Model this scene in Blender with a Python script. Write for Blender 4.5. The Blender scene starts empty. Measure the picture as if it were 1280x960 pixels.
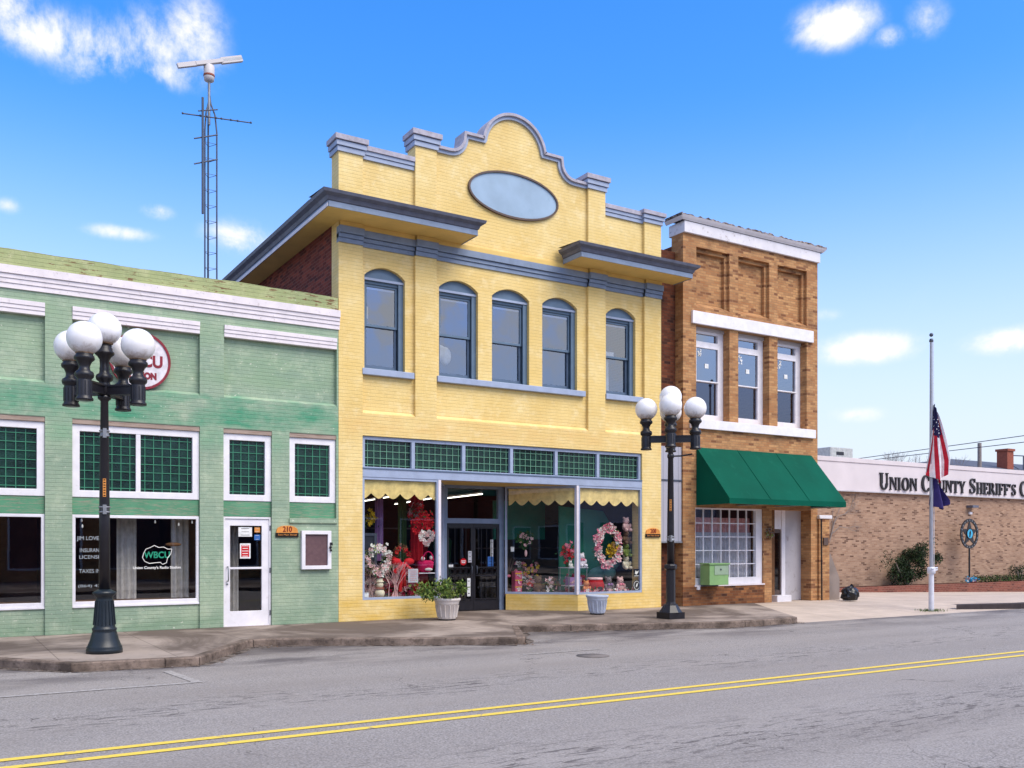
import bpy, bmesh, math, random
from math import sin, cos, pi, radians, atan2, sqrt, hypot
from mathutils import Vector, Matrix, noise as mnoise
random.seed(7)
S = bpy.context.scene
COL = S.collection

# ------------------------------------------------------------------ camera, sky, sun, exposure
cd = bpy.data.cameras.new('camera')
cam = bpy.data.objects.new('camera', cd); COL.objects.link(cam); S.camera = cam
cam.location = (0, -18.5, 1.62)
cam.rotation_euler = (radians(90), 0, -math.atan(1170 / 1892))
cd.sensor_width = 36; cd.lens = 1170 / 1280 * 36
cd.shift_y = 200.5 / 1280
cd.clip_start = .05; cd.clip_end = 3000

SUN_EL, SUN_AZ = radians(52), radians(158)      # azimuth clockwise from +Y
W = bpy.data.worlds.new('World'); S.world = W; W.use_nodes = True
def build_sky():
    nt = W.node_tree; N = nt.nodes; L = nt.links; N.clear()
    out = N.new('ShaderNodeOutputWorld'); bg = N.new('ShaderNodeBackground')
    sky = N.new('ShaderNodeTexSky'); sky.sky_type = 'NISHITA'; sky.sun_disc = False
    sky.sun_elevation = SUN_EL; sky.sun_rotation = SUN_AZ
    sky.altitude = 200; sky.air_density = 1.0; sky.dust_density = .6; sky.ozone_density = 1.6
    bg.inputs[1].default_value = .15
    tc = N.new('ShaderNodeTexCoord')
    hsv = N.new('ShaderNodeHueSaturation'); hsv.inputs['Saturation'].default_value = 1.42; hsv.inputs['Value'].default_value = .98
    L.new(sky.outputs[0], hsv.inputs['Color'])
    sep = N.new('ShaderNodeSeparateXYZ'); L.new(tc.outputs['Generated'], sep.inputs[0])
    # pale band of moist air above the horizon
    mr = N.new('ShaderNodeMapRange'); mr.interpolation_type = 'SMOOTHSTEP'
    mr.inputs[1].default_value = .02; mr.inputs[2].default_value = .44; mr.inputs[3].default_value = .98; mr.inputs[4].default_value = 0
    L.new(sep.outputs[2], mr.inputs[0])
    hz = N.new('ShaderNodeMixRGB'); hz.inputs[2].default_value = (2.55, 2.85, 3.25, 1)
    gel = N.new('ShaderNodeMixRGB'); gel.blend_type = 'MULTIPLY'; gel.inputs[0].default_value = 1; gel.inputs[2].default_value = (1.10, .92, 1.06, 1)
    L.new(hsv.outputs[0], gel.inputs[1])
    L.new(mr.outputs[0], hz.inputs[0]); L.new(gel.outputs[0], hz.inputs[1])
    # clouds: a few soft cells in fixed directions of the sky, broken up by noise
    nz = N.new('ShaderNodeTexNoise'); nz.inputs['Scale'].default_value = 11; nz.inputs['Detail'].default_value = 12; nz.inputs['Roughness'].default_value = .66; nz.inputs['Distortion'].default_value = .25
    L.new(tc.outputs['Generated'], nz.inputs['Vector'])
    def mth(op, a, b=None, c=None):
        m = N.new('ShaderNodeMath'); m.operation = op
        for i, v in enumerate((a, b, c)):
            if v is None: continue
            if isinstance(v, (int, float)): m.inputs[i].default_value = v
            else: L.new(v, m.inputs[i])
        return m.outputs[0]
    cells = [((.084,.894,.440),.050,.022,1.1),((.122,.891,.436),.050,.026,1.1),((.163,.880,.446),.040,.030,1.0),((.197,.866,.455),.030,.036,1.0),
             ((.178,.886,.428),.042,.016,.9),((.117,.902,.415),.03,.014,.5),((.05,.89,.455),.03,.03,1.0),((.20,.859,.469),.02,.016,.6),
             ((.686,.559,.465),.034,.018,1.25),((.720,.529,.449),.016,.010,.75),((.735,.502,.457),.020,.020,.6),
             ((.146,.945,.294),.032,.007,.85),((.180,.932,.315),.016,.007,.7),((.255,.919,.300),.034,.016,.9),((.057,.951,.304),.012,.008,.6),
             ((.777,.5995,.193),.050,.014,1.1),((.848,.495,.189),.040,.012,1.0),((.7805,.612,.129),.026,.008,.7),((.747,.625,.226),.02,.008,.5),
             ((-.5,-.7,.5),.4,.14,1.1),((.2,-.85,.45),.3,.10,1.1),((.75,-.5,.35),.3,.08,1.1),((-.9,.1,.3),.3,.08,1.0),((-.5,.6,.3),.3,.06,.9),((0.05,-.45,1),.62,.55,1.6),((.42,-.87,.25),.22,.07,1.15),((.60,-.76,.21),.12,.06,1.0),((.1,-.85,.62),.8,.22,1.3),((-.8,-.3,.62),.5,.25,1.2),((.8,-.35,.62),.5,.25,1.2)]  # unseen cloud cover, added overhead and behind for softer neutral light and pane reflections
    acc = None
    for d, a, b, amp in cells:
        d = Vector(d).normalized(); R = Vector((d.y, -d.x, 0)).normalized(); U = R.cross(d)
        if U.z < 0: U = -U
        sb = N.new('ShaderNodeVectorMath'); sb.operation = 'SUBTRACT'; sb.inputs[1].default_value = d
        L.new(tc.outputs['Generated'], sb.inputs[0])
        def dot(v, s):
            m = N.new('ShaderNodeVectorMath'); m.operation = 'DOT_PRODUCT'; m.inputs[1].default_value = v / s
            L.new(sb.outputs[0], m.inputs[0]); return m.outputs['Value']
        p, q = dot(R, a), dot(U, b)
        r2 = mth('ADD', mth('MULTIPLY', p, p), mth('MULTIPLY', q, q))
        g = mth('MULTIPLY', mth('POWER', 2.718, mth('MULTIPLY', r2, -1.0)), amp)
        acc = g if acc is None else mth('MAXIMUM', acc, g)
    den = mth('MULTIPLY', acc, mth('MULTIPLY_ADD', nz.outputs[0], 4.2, -1.35))
    cm = N.new('ShaderNodeMapRange'); cm.interpolation_type = 'SMOOTHSTEP'
    cm.inputs[1].default_value = .10; cm.inputs[2].default_value = .95; cm.inputs[3].default_value = 0; cm.inputs[4].default_value = .93
    L.new(den, cm.inputs[0])
    cl = N.new('ShaderNodeMixRGB'); cl.inputs[2].default_value = (3.7, 3.62, 3.5, 1)
    L.new(cm.outputs[0], cl.inputs[0]); L.new(hz.outputs[0], cl.inputs[1])
    L.new(cl.outputs[0], bg.inputs[0]); L.new(bg.outputs[0], out.inputs[0])
build_sky()

sd = bpy.data.lights.new('sun', 'SUN'); sd.energy = 1.6; sd.angle = radians(40); sd.color = (1, .94, .85)
sun = bpy.data.objects.new('sun', sd); COL.objects.link(sun)
_d = Vector((sin(SUN_AZ) * cos(SUN_EL), cos(SUN_AZ) * cos(SUN_EL), sin(SUN_EL)))
sun.rotation_euler = (-_d).to_track_quat('-Z', 'Y').to_euler(); sun.location = _d * 60

S.view_settings.view_transform = 'Standard'; S.view_settings.look = 'None'
S.view_settings.exposure = 1.06; S.view_settings.gamma = 1; S.view_settings.use_curve_mapping = False
try:
    S.cycles.use_denoising = True; S.cycles.max_bounces = 8; S.cycles.transparent_max_bounces = 16
    S.cycles.diffuse_bounces = 4; S.cycles.glossy_bounces = 4
except Exception: pass

# ------------------------------------------------------------------ materials
def lin(c):
    c = c / 255
    return c / 12.92 if c <= .04045 else ((c + .055) / 1.055) ** 2.4
def C(r, g, b, k=1.0): return (lin(r) * k, lin(g) * k, lin(b) * k, 1)
class NM:
    """a material's node graph with short makers"""
    def __init__(s, name, rough=.6, spec=.4, metal=0):
        s.m = bpy.data.materials.new(name); s.m.use_nodes = True
        s.N = s.m.node_tree.nodes; s.L = s.m.node_tree.links
        s.b = s.N['Principled BSDF']; s.b.inputs['Roughness'].default_value = rough; s.b.inputs['Metallic'].default_value = metal
        s.b.inputs['Specular IOR Level'].default_value = spec
        s.tc = None
    def put(s, node, i, v):
        if v is None: return
        if hasattr(v, 'is_linked') and hasattr(v, 'links'): s.L.new(v, node.inputs[i])
        else: node.inputs[i].default_value = v
    def coord(s):
        if not s.tc: s.tc = s.N.new('ShaderNodeTexCoord')
        return s.tc.outputs['Object']
    def xyz(s, v=None):
        n = s.N.new('ShaderNodeSeparateXYZ'); s.put(n, 0, v or s.coord()); return n.outputs
    def comb(s, x=0., y=0., z=0.):
        n = s.N.new('ShaderNodeCombineXYZ')
        for i, v in enumerate((x, y, z)): s.put(n, i, v)
        return n.outputs[0]
    def math(s, op, a, b=None, c=None, clamp=False):
        n = s.N.new('ShaderNodeMath'); n.operation = op; n.use_clamp = clamp
        for i, v in enumerate((a, b, c)): s.put(n, i, v)
        return n.outputs[0]
    def map(s, v, a, b, c=0., d=1.):
        n = s.N.new('ShaderNodeMapRange'); s.put(n, 0, v)
        for i, k in enumerate((a, b, c, d)): n.inputs[i + 1].default_value = k
        return n.outputs[0]
    def noise(s, scale=5., detail=4., rough=.55, vec=None, dist=0., stretch=None):
        n = s.N.new('ShaderNodeTexNoise'); n.inputs['Scale'].default_value = scale; n.inputs['Detail'].default_value = detail
        n.inputs['Roughness'].default_value = rough; n.inputs['Distortion'].default_value = dist
        v = vec or s.coord()
        if stretch:
            mp = s.N.new('ShaderNodeMapping'); mp.inputs['Scale'].default_value = stretch; s.put(mp, 0, v); v = mp.outputs[0]
        s.put(n, 'Vector', v); return n.outputs[0]
    def mix(s, f, a, b, mode='MIX'):
        n = s.N.new('ShaderNodeMixRGB'); n.blend_type = mode
        for i, v in enumerate((f, a, b)): s.put(n, i, v)
        return n.outputs[0]
    def color(s, v): s.put(s.b, 'Base Color', v)
    def bump(s, h, strength=.3, dist=.01):
        n = s.N.new('ShaderNodeBump'); n.inputs['Strength'].default_value = strength; n.inputs['Distance'].default_value = dist
        s.put(n, 'Height', h); s.put(s.b, 'Normal', n.outputs[0])
    def bricks(s, w=.21, h=.0715, mortar=.006, smooth=.1, uv=None):
        x = s.xyz(); u = s.math('ADD', x[0], x[1])
        v = uv or s.comb(u, x[2], 0.)
        n = s.N.new('ShaderNodeTexBrick'); n.inputs['Scale'].default_value = 1; n.inputs['Mortar Size'].default_value = mortar
        n.inputs['Mortar Smooth'].default_value = smooth; n.inputs['Brick Width'].default_value = w; n.inputs['Row Height'].default_value = h
        s.put(n, 'Vector', v); n.inputs['Color1'].default_value = (0, 0, 0, 1); n.inputs['Color2'].default_value = (1, 1, 1, 1); n.inputs['Mortar'].default_value = (.5, .5, .5, 1)
        return n.outputs[0], n.outputs[1], x

def plain(name, col, rough=.5, var=.12, scale=6., spec=.4, metal=0, bump=.0, dirt=None):
    m = NM(name, rough, spec, metal)
    n = m.noise(scale, 5)
    dk = tuple(c * (1 - var * 2) for c in col[:3]) + (1,); lt = tuple(min(1, c * (1 + var)) for c in col[:3]) + (1,)
    c = m.mix(m.map(n, .3, .7), dk, lt)
    if dirt: c = m.mix(m.map(m.noise(scale * 3, 6, .7), .58, .75, 0, dirt[1]), c, dirt[0])
    m.color(c)
    if bump: m.bump(m.noise(scale * 8, 4), bump, .004)
    return m.m

def painted_brick(name, base, dark, light, mort=.80, zones=(), peel=None, streak=.3, flake=None):
    m = NM(name, .62, .25)
    bc, bf, x = m.bricks(.215, .0735, .0065, .35)
    big = m.noise(.9, 5, .6); med = m.noise(4.2, 6, .65)
    c = m.mix(m.map(big, .35, .68), dark, base)
    c = m.mix(m.map(med, .50, .72, 0, .75), c, light)
    c = m.mix(m.map(m.noise(6.5, 6, .7, stretch=(1, 1, 2.4)), .54, .74, 0, .55), c, tuple(k * .72 for k in dark[:3]) + (1,))
    c = m.mix(m.math('MULTIPLY', bc, .10), c, dark)                 # brick-to-brick change of tone
    run = m.noise(2.2, 5, .6, stretch=(3.5, 3.5, .35))               # rain streaks
    c = m.mix(m.map(run, .55, .8, 0, streak), c, dark)
    for z0, z1, soft, col, amt, sc in zones:
        wob = m.math('ADD', x[2], m.map(m.noise(1.7, 4), .2, .8, -.12, .12))
        k = m.math('MULTIPLY', m.map(wob, z0, z0 + soft), m.map(wob, z1, z1 - soft))
        k = m.math('MULTIPLY', k, m.map(m.noise(sc, 6, .65, stretch=(1, 1, 2.2)), .36, .62, 0, amt))
        c = m.mix(k, c, col)
    line = m.map(m.noise(3.2, 4, .6), .3, .75, .4, 1.)
    bed = m.map(m.math('PINGPONG', x[2], .03675), .0, .0075, 1., 0.)
    gap = m.math('MAXIMUM', bed, m.math('MULTIPLY', bf, .22))
    c = m.mix(m.math('MULTIPLY', m.math('MULTIPLY', gap, 1 - mort), line), c, tuple(k*.25 for k in dark[:3]) + (1,))
    if flake: c = m.mix(m.map(m.noise(15, 4, .6, stretch=(1, 1, 1.3)), .67, .70, 0, flake[1]), c, flake[0])
    if peel:
        pn = m.noise(7, 6, .7, stretch=(.55, .55, 2.6))
        lim = m.noise(.6, 3)
        k = m.map(m.math('ADD', pn, m.map(lim, .35, .7, -.16, .05)), peel[1], peel[1] + .03)
        k = m.math('MULTIPLY', k, m.map(bf, 0., 1., .75, 1.))
        if len(peel) > 2: k = m.math('MULTIPLY', k, m.math('ADD', m.map(x[2], peel[2], peel[2] - .35), m.map(x[2], peel[3], peel[3] + .25), clamp=True), clamp=True)
        c = m.mix(k, c, peel[0])
    m.color(c)
    h = m.math('ADD', m.math('MULTIPLY', gap, -1.0), m.math('MULTIPLY', m.noise(22, 4), .9))
    m.bump(h, .45, .009)
    return m.m

def raw_brick(name, c1, c2, c3, mortar, soot=None, w=.21, h=.0735, pale=None, msize=.006):
    m = NM(name, .85, .2)
    bc, bf, x = m.bricks(w, h, msize, .12)
    c = m.mix(m.map(bc, .05, .7), c1, c2)
    c = m.mix(m.map(bc, .78, .95), c, c3)
    c = m.mix(m.map(m.noise(1.1, 5, .6), .4, .7, 0, .35), c, c3)
    c = m.mix(m.math('MULTIPLY', m.map(m.noise(30, 3), .35, .75), .3), c, c1)
    if soot: c = m.mix(m.map(m.noise(1.6, 6, .65, stretch=(1, 1, 1.7)), soot[1], soot[1] + .2, 0, soot[2]), c, soot[0])
    c = m.mix(m.math('MULTIPLY', bf, .9), c, mortar)
    if pale: c = m.mix(m.map(m.noise(2.4, 6, .7), .62, .74, 0, pale[1]), c, pale[0])
    m.color(c)
    m.bump(m.math('ADD', m.math('MULTIPLY', bf, -1.), m.math('MULTIPLY', m.noise(40, 3), .4)), .6, .01)
    return m.m

def weather_wood(name, base, bare, amt):
    m = NM(name, .75, .2)
    g = m.noise(3, 7, .7, stretch=(1.2, 1.2, 22), dist=.6)
    c = m.mix(m.map(m.noise(2, 4), .35, .65), tuple(k * .75 for k in base[:3]) + (1,), base)
    c = m.mix(m.map(g, .50, .60, 0, amt), c, bare)
    c = m.mix(m.map(g, .63, .67, 0, .75), c, (.04, .035, .03, 1))
    m.color(c); m.bump(g, .3, .006); return m.m

def glass(name, refl=.10, tint=(.9, .93, .92, 1), wavy=.015, gloss=(1, 1, 1, 1)):
    m = NM(name); m.N.remove(m.b)
    out = [n for n in m.N if n.type == 'OUTPUT_MATERIAL'][0]
    fr = m.N.new('ShaderNodeLayerWeight'); fr.inputs[0].default_value = .5
    f = m.math('ADD', m.math('MULTIPLY', m.math('POWER', fr.outputs['Facing'], 5.), .9), refl, clamp=True)
    t = m.N.new('ShaderNodeBsdfTransparent'); t.inputs[0].default_value = tint
    g = m.N.new('ShaderNodeBsdfGlossy'); g.inputs['Roughness'].default_value = .01; g.inputs[0].default_value = gloss
    bp = m.N.new('ShaderNodeBump'); bp.inputs['Strength'].default_value = wavy; bp.inputs['Distance'].default_value = .05
    m.put(bp, 'Height', m.noise(1.1, 2)); m.L.new(bp.outputs[0], g.inputs['Normal'])
    mx = m.N.new('ShaderNodeMixShader'); m.put(mx, 0, f); m.L.new(t.outputs[0], mx.inputs[1]); m.L.new(g.outputs[0], mx.inputs[2])
    m.L.new(mx.outputs[0], out.inputs[0]); return m.m

M = {}
def mats():
    peel_red = C(120, 62, 46)
    M['green'] = painted_brick('painted_green_brick', C(164, 181, 153), C(138, 160, 138), C(186, 197, 170), .42,
        zones=[(3.86, 4.55, .12, C(76, 148, 114), 1.0, 1.0), (6.4, 7.2, .1, C(176, 180, 120), .8, 2.0), (4.6, 6.1, .25, C(140, 168, 132), .6, .8), (-.2, .35, .2, C(120, 150, 120), .6, 1.6), (3.3, 4.0, .3, C(118, 168, 130), .6, 1.3)],
        streak=.35, flake=(C(226, 224, 206), .75))
    M['green_top'] = painted_brick('worn_green_parapet_brick', C(176, 182, 128), C(150, 160, 112), C(196, 196, 150), .3,
        peel=(C(112, 66, 44), .50), streak=.5, flake=(C(222, 220, 206), .8))
    M['yellow'] = painted_brick('painted_yellow_brick', C(241, 215, 150), C(226, 194, 122), C(246, 225, 172), .52,
        zones=[(-.2, .55, .15, C(222, 182, 84), .8, 1.3), (3.9, 4.5, .2, C(230, 190, 118), .7, 1.2), (4.5, 9.5, .3, C(232, 198, 118), .5, .7)], peel=(C(110, 62, 44), .665, .5, 4.0), streak=.3, flake=(C(250, 236, 190), .35))
    M['yellow_soffit'] = plain('yellow_board', C(230, 194, 112), .6, .06, 2)
    M['redbrick'] = raw_brick('old_red_brick', C(98, 42, 34), C(150, 72, 54), C(84, 44, 40), C(128, 90, 78), soot=(C(64, 34, 30), .55, .5))
    M['tanbrick'] = raw_brick('tan_orange_brick', C(174, 122, 80), C(204, 156, 106), C(124, 82, 58), C(158, 124, 92), soot=(C(90, 64, 48), .52, .7), w=.2, h=.069)
    M['tanbrick_dark'] = raw_brick('sooty_brown_brick', C(120, 74, 48), C(168, 112, 70), C(70, 46, 38), C(120, 92, 70), soot=(C(60, 42, 34), .5, .75))
    M['sidebrick'] = raw_brick('dark_side_brick', C(92, 48, 34), C(128, 74, 50), C(56, 34, 30), C(84, 62, 50), soot=(C(40, 28, 26), .5, .6))
    M['sherbrick'] = raw_brick('brown_office_brick', C(156, 124, 102), C(182, 150, 126), C(96, 70, 58), C(168, 142, 124), soot=(C(136, 100, 84), .6, .4), w=.22, h=.066, msize=.006)
    M['planterbrick'] = raw_brick('red_planter_brick', C(116, 66, 56), C(140, 84, 70), C(92, 54, 48), C(150, 120, 106))
    M['oppbrick'] = raw_brick('far_red_brick', C(130, 58, 44), C(156, 74, 56), C(104, 48, 38), C(140, 104, 90))
    M['white'] = plain('white_paint', C(236, 232, 236), .45, .05, 4, dirt=(C(150, 130, 110), .25))
    M['whitetrim'] = plain('white_trim_worn', C(234, 224, 226), .55, .05, 5, dirt=(C(120, 96, 84), .55), bump=.1)
    M['blue'] = plain('slate_blue_paint', C(128, 143, 166), .5, .08, 4, dirt=(C(86, 96, 112), .4))
    M['bluelight'] = plain('pale_blue_paint', C(160, 172, 196), .5, .06, 4, dirt=(C(112, 122, 140), .4))
    M['bluedark'] = plain('dark_slate_paint', C(92, 110, 134), .5, .08, 5)
    M['bluewin'] = plain('window_slate_paint', C(98, 120, 142), .45, .06, 5)
    M['crown'] = plain('grey_brown_crown', C(98, 102, 118), .5, .12, 5, dirt=(C(100, 86, 76), .5))
    M['coping'] = plain('weathered_coping', C(176, 172, 184), .7, .12, 7, dirt=(C(96, 76, 74), .7), bump=.2)
    M['plaque'] = plain('pale_blue_plaque', C(154, 178, 200), .6, .08, 1.3, dirt=(C(130, 160, 182), .5))
    M['brown'] = plain('dark_brown_rim', C(92, 74, 66), .5, .1, 6)
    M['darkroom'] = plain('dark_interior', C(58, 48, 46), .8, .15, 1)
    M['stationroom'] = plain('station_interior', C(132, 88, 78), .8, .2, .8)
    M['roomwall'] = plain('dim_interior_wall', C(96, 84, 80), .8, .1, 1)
    M['tealboard'] = plain('teal_board', C(34, 124, 100), .6, .08, 2)
    M['glass'] = glass('shop_glass', .085, (.95, .97, .96, 1))
    M['glassup'] = glass('upper_window_glass', .27, (.62, .66, .72, 1), .06, (.82, .88, 1, 1))
    M['glassor'] = glass('new_window_glass', .34, (.5, .55, .62, 1), .004, (.8, .88, 1, 1))
    M['glassdk'] = glass('screened_glass', .17, (.5, .52, .56, 1), .01, (.75, .8, 1, 1))
    m = NM('green_prism_glass', .22, .5); x = m.xyz()
    rib = m.noise(9, 2); m.color(m.mix(m.map(m.noise(5, 3), .3, .7), C(10, 32, 28), C(26, 62, 52))); m.bump(m.noise(34, 2), .5, .01); M['prism'] = m.m
    M['muntin'] = plain('green_zinc_bar', C(64, 136, 106), .45, .1, 9)
    M['muntinpale'] = plain('pale_green_bar', C(110, 160, 134), .45, .1, 9)
    M['greenwood'] = weather_wood('weathered_green_board', C(98, 158, 122), C(150, 150, 130), .9)
    M['headwood'] = weather_wood('bare_grey_header', C(180, 160, 146), C(150, 122, 108), .9)
    M['black'] = plain('black_iron', C(30, 28, 34), .38, .15, 8, spec=.5)
    M['blackblue'] = plain('blue_black_iron', C(24, 34, 42), .4, .15, 6, spec=.5)
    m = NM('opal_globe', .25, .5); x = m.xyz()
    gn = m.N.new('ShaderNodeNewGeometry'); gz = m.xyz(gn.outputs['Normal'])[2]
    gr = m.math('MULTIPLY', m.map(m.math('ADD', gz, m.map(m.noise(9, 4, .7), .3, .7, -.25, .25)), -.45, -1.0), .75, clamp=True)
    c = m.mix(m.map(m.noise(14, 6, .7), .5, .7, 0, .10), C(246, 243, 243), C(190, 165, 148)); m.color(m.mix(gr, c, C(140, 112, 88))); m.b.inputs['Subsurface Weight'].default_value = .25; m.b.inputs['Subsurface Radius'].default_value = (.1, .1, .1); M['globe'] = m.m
    M['globe_dirt'] = plain('globe_grime', C(150, 120, 92), .8, .3, 20)
    M['steel'] = plain('galvanised_steel', C(150, 152, 156), .4, .1, 10, metal=.5)
    M['steeldk'] = plain('dull_dark_steel', C(84, 90, 104), .5, .1, 10, metal=.3)
    M['poleWhite'] = plain('flagpole_white', C(222, 222, 230), .4, .06, 6)
    M['polegrey'] = plain('flagpole_silver', C(176, 176, 184), .35, .06, 6, metal=.3)
    M['awning'] = plain('green_canvas', C(0, 84, 66), .75, .10, .9, spec=.1, bump=.12, dirt=(C(30, 104, 84), .4))
    M['awning_dk'] = plain('awning_frame', C(150, 152, 150), .5, .05, 5)
    M['fascia'] = plain('pale_stucco', C(214, 204, 206), .8, .04, 1.0, bump=.1)
    M['letter'] = plain('dark_bronze', C(38, 34, 36), .4, .1, 6)
    M['capwhite'] = plain('white_cap_paint', C(226, 222, 226), .6, .05, 3, dirt=(C(120, 96, 80), .75), bump=.15)
    m = NM('crumbling_cap', .9, .1); k = m.noise(11, 7, .75)
    m.color(m.mix(m.map(k, .45, .6), C(70, 58, 54), C(170, 158, 152))); m.bump(k, .8, .04); M['crumble'] = m.m
    M['utility'] = plain('pale_green_cabinet', C(132, 172, 112), .45, .05, 3, dirt=(C(90, 110, 80), .3))
    M['utilitygrey'] = plain('grey_green_plate', C(150, 172, 146), .4, .05, 5)
    M['gapmetal'] = NMgap()
    M['concretewall'] = plain('parged_concrete', C(138, 124, 116), .9, .12, 2.5, bump=.3)
    M['doorgrey'] = plain('stained_grey_door', C(186, 182, 186), .6, .05, 2, dirt=(C(110, 84, 72), .6))
    M['pot'] = plain('white_pot', C(206, 198, 192), .7, .08, 5, dirt=(C(120, 104, 90), .6), bump=.3)
    M['potblue'] = plain('bluish_white_pot', C(192, 200, 216), .7, .08, 5, dirt=(C(130, 128, 130), .5), bump=.3)
    M['soil'] = plain('potting_soil', C(50, 40, 34), .95, .2, 14)
    for n, c in dict(leaf1=C(86, 112, 48), leaf2=C(58, 84, 40), leaf3=C(124, 140, 66), leaf4=C(36, 50, 32), leaf5=C(52, 68, 42), leafd=C(44, 92, 50),
                     twig=C(110, 92, 80), twigpink=C(184, 150, 146), pink=C(232, 130, 150), palepink=C(244, 198, 196), redf=C(206, 30, 40), hot=C(222, 30, 96), whitef=C(244, 240, 232),
                     yellowf=C(232, 190, 40), bear=C(112, 84, 64), bearpink=C(226, 184, 180), beargrey=C(120, 108, 112), bearorange=C(222, 140, 90), cream=C(238, 226, 196), plushwhite=C(240, 232, 236),
                     purple=C(150, 110, 160), tealfab=C(70, 116, 120), redfab=C(176, 16, 30), paper=C(238, 238, 236), paperblue=C(60, 110, 180), orange=C(226, 150, 74), wood=C(120, 84, 54), bag=C(20, 20, 24),
                     flagred=C(196, 36, 56), flagwhite=C(240, 236, 238), flagblue=C(44, 42, 84), flagnavy=C(56, 46, 104), signred=C(140, 50, 62), signwhite=C(226, 220, 224), letterteal=C(40, 150, 116), letterdim=C(176, 182, 186), inkred=C(120, 24, 28), ink=C(30, 24, 24),
                     badgeblue=C(70, 170, 210), valance=C(244, 214, 142), curtain=C(196, 190, 186), lace=C(190, 188, 198), curtpink=C(206, 150, 150), slate=C(92, 94, 104), hvac=C(176, 178, 174), chim=C(150, 84, 66), bark=C(140, 130, 126), pinktube=C(214, 96, 132), boxgrey=C(200, 200, 206), shade=C(56, 60, 72)).items():
        M[n] = plain(n, c, .3 if n == 'bag' else .7, .12, 9, spec=.5 if n == 'bag' else .25)
    m = NM('notice_board_face', .35); m.color(m.mix(m.map(m.noise(14, 4), .3, .7), C(98, 74, 78), C(112, 86, 88))); M['notice'] = m.m
    m = NM('radome_grey', .5); m.color(C(206, 200, 200)); M['radome'] = m.m
    # asphalt
    m = NM('asphalt', .9, .25); x = m.xyz()
    sp = m.noise(48, 4, .75); sp2 = m.noise(20, 5, .75); bigv = m.noise(.35, 5, .6)
    c = m.mix(m.map(sp, .34, .66), C(94, 90, 88), C(186, 179, 175))
    c = m.mix(m.map(sp2, .38, .62, 0, .35), c, C(146, 138, 132))
    c = m.mix(m.map(bigv, .35, .7, 0, .4), c, C(142, 133, 126))
    lane = m.noise(1.0, 6, .6, stretch=(.10, 1.1, 1))
    c = m.mix(m.map(lane, .45, .75, 0, .5), c, C(166, 158, 152))
    # broken dark tar marks in bands along the lanes
    crk = m.noise(2.6, 6, .75, stretch=(.9, 5.2, 1), dist=.6)
    band = m.math('ADD', m.map(m.math('ABSOLUTE', m.math('SUBTRACT', m.math('ADD', x[1], m.map(m.noise(.25, 3), .3, .7, -.7, .7)), -8.2)), .7, .1),
                  m.map(m.math('ABSOLUTE', m.math('SUBTRACT', m.math('ADD', x[1], m.map(m.noise(.3, 3), .3, .7, -.5, .5)), -12.4)), 1.1, .1), clamp=True)
    c = m.mix(m.math('MULTIPLY', m.map(crk, .54, .585), m.math('MULTIPLY', band, .8)), c, C(74, 68, 68))
    vo = m.N.new('ShaderNodeTexVoronoi'); vo.feature = 'DISTANCE_TO_EDGE'; vo.inputs['Scale'].default_value = .32
    wv = m.N.new('ShaderNodeVectorMath'); wv.operation = 'ADD'; m.put(wv, 0, m.coord()); m.put(wv, 1, m.comb(m.map(m.noise(1.3, 4), .2, .8, -.7, .7), m.map(m.noise(1.1, 4), .2, .8, -.6, .6), 0.)); m.put(vo, 'Vector', wv.outputs[0])
    c = m.mix(m.math('MULTIPLY', m.map(vo.outputs['Distance'], .004, .0015), m.map(m.noise(.5, 3), .48, .6, 0, .75)), c, C(72, 66, 64))
    trk = m.math('PINGPONG', m.math('ADD', x[1], .6), .95)
    c = m.mix(m.math('MULTIPLY', m.map(trk, .3, .8), m.map(m.noise(.6, 4, stretch=(.2, 1, 1)), .35, .65, 0, .28)), c, C(126, 118, 112))
    # oily dark bay beside the kerb
    oil = m.math('MULTIPLY', m.map(x[1], -6.3, -4.6), m.map(m.noise(.8, 5, .65, stretch=(.6, 1.4, 1)), .42, .62, 0, .85))
    c = m.mix(oil, c, C(84, 78, 80))
    oil2 = m.math('MULTIPLY', m.map(x[1], -4.5, -3.2), m.map(m.noise(1.4, 4), .3, .6, .2, .7))
    c = m.mix(oil2, c, C(66, 58, 58))
    m.color(c); m.bump(m.math('ADD', sp, m.math('MULTIPLY', crk, -.3)), .45, .012); M['asphalt'] = m.m
    # sidewalk
    def walk(name, base, dark, amt, lo):
        m = NM(name, .9, .2); x = m.xyz()
        c = m.mix(m.map(m.noise(1.2, 6, .6), .35, .7), base, tuple(k * .78 for k in base[:3]) + (1,))
        c = m.mix(m.map(m.noise(.42, 6, .62, dist=.8), lo, lo + .16, 0, amt), c, dark)
        c = m.mix(m.map(m.noise(2.6, 6, .7), .56, .72, 0, amt * .7), c, dark)
        c = m.mix(m.map(m.noise(60, 3), .3, .7, 0, .22), c, tuple(k * .55 for k in base[:3]) + (1,))
        jx = m.math('PINGPONG', x[0], .75); jy = m.math('PINGPONG', x[1], .75)
        j = m.math('MINIMUM', m.map(jx, .0, .012), m.map(jy, .0, .012))
        c = m.mix(m.math('MULTIPLY', m.math('SUBTRACT', 1., j), .55), c, C(50, 42, 40))
        m.color(c); m.bump(m.math('ADD', m.noise(50, 4), m.math('MULTIPLY', j, .8)), .3, .012); return m.m
    M['walk'] = walk('stained_sidewalk', C(172, 157, 146), C(94, 82, 75), .92, .42)
    M['apron'] = walk('pale_driveway_concrete', C(206, 188, 172), C(160, 142, 130), .5, .55)
    m = NM('kerb_concrete', .9, .2); x = m.xyz(); nrm = m.N.new('ShaderNodeNewGeometry'); nz_ = m.xyz(nrm.outputs['Normal'])
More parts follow.
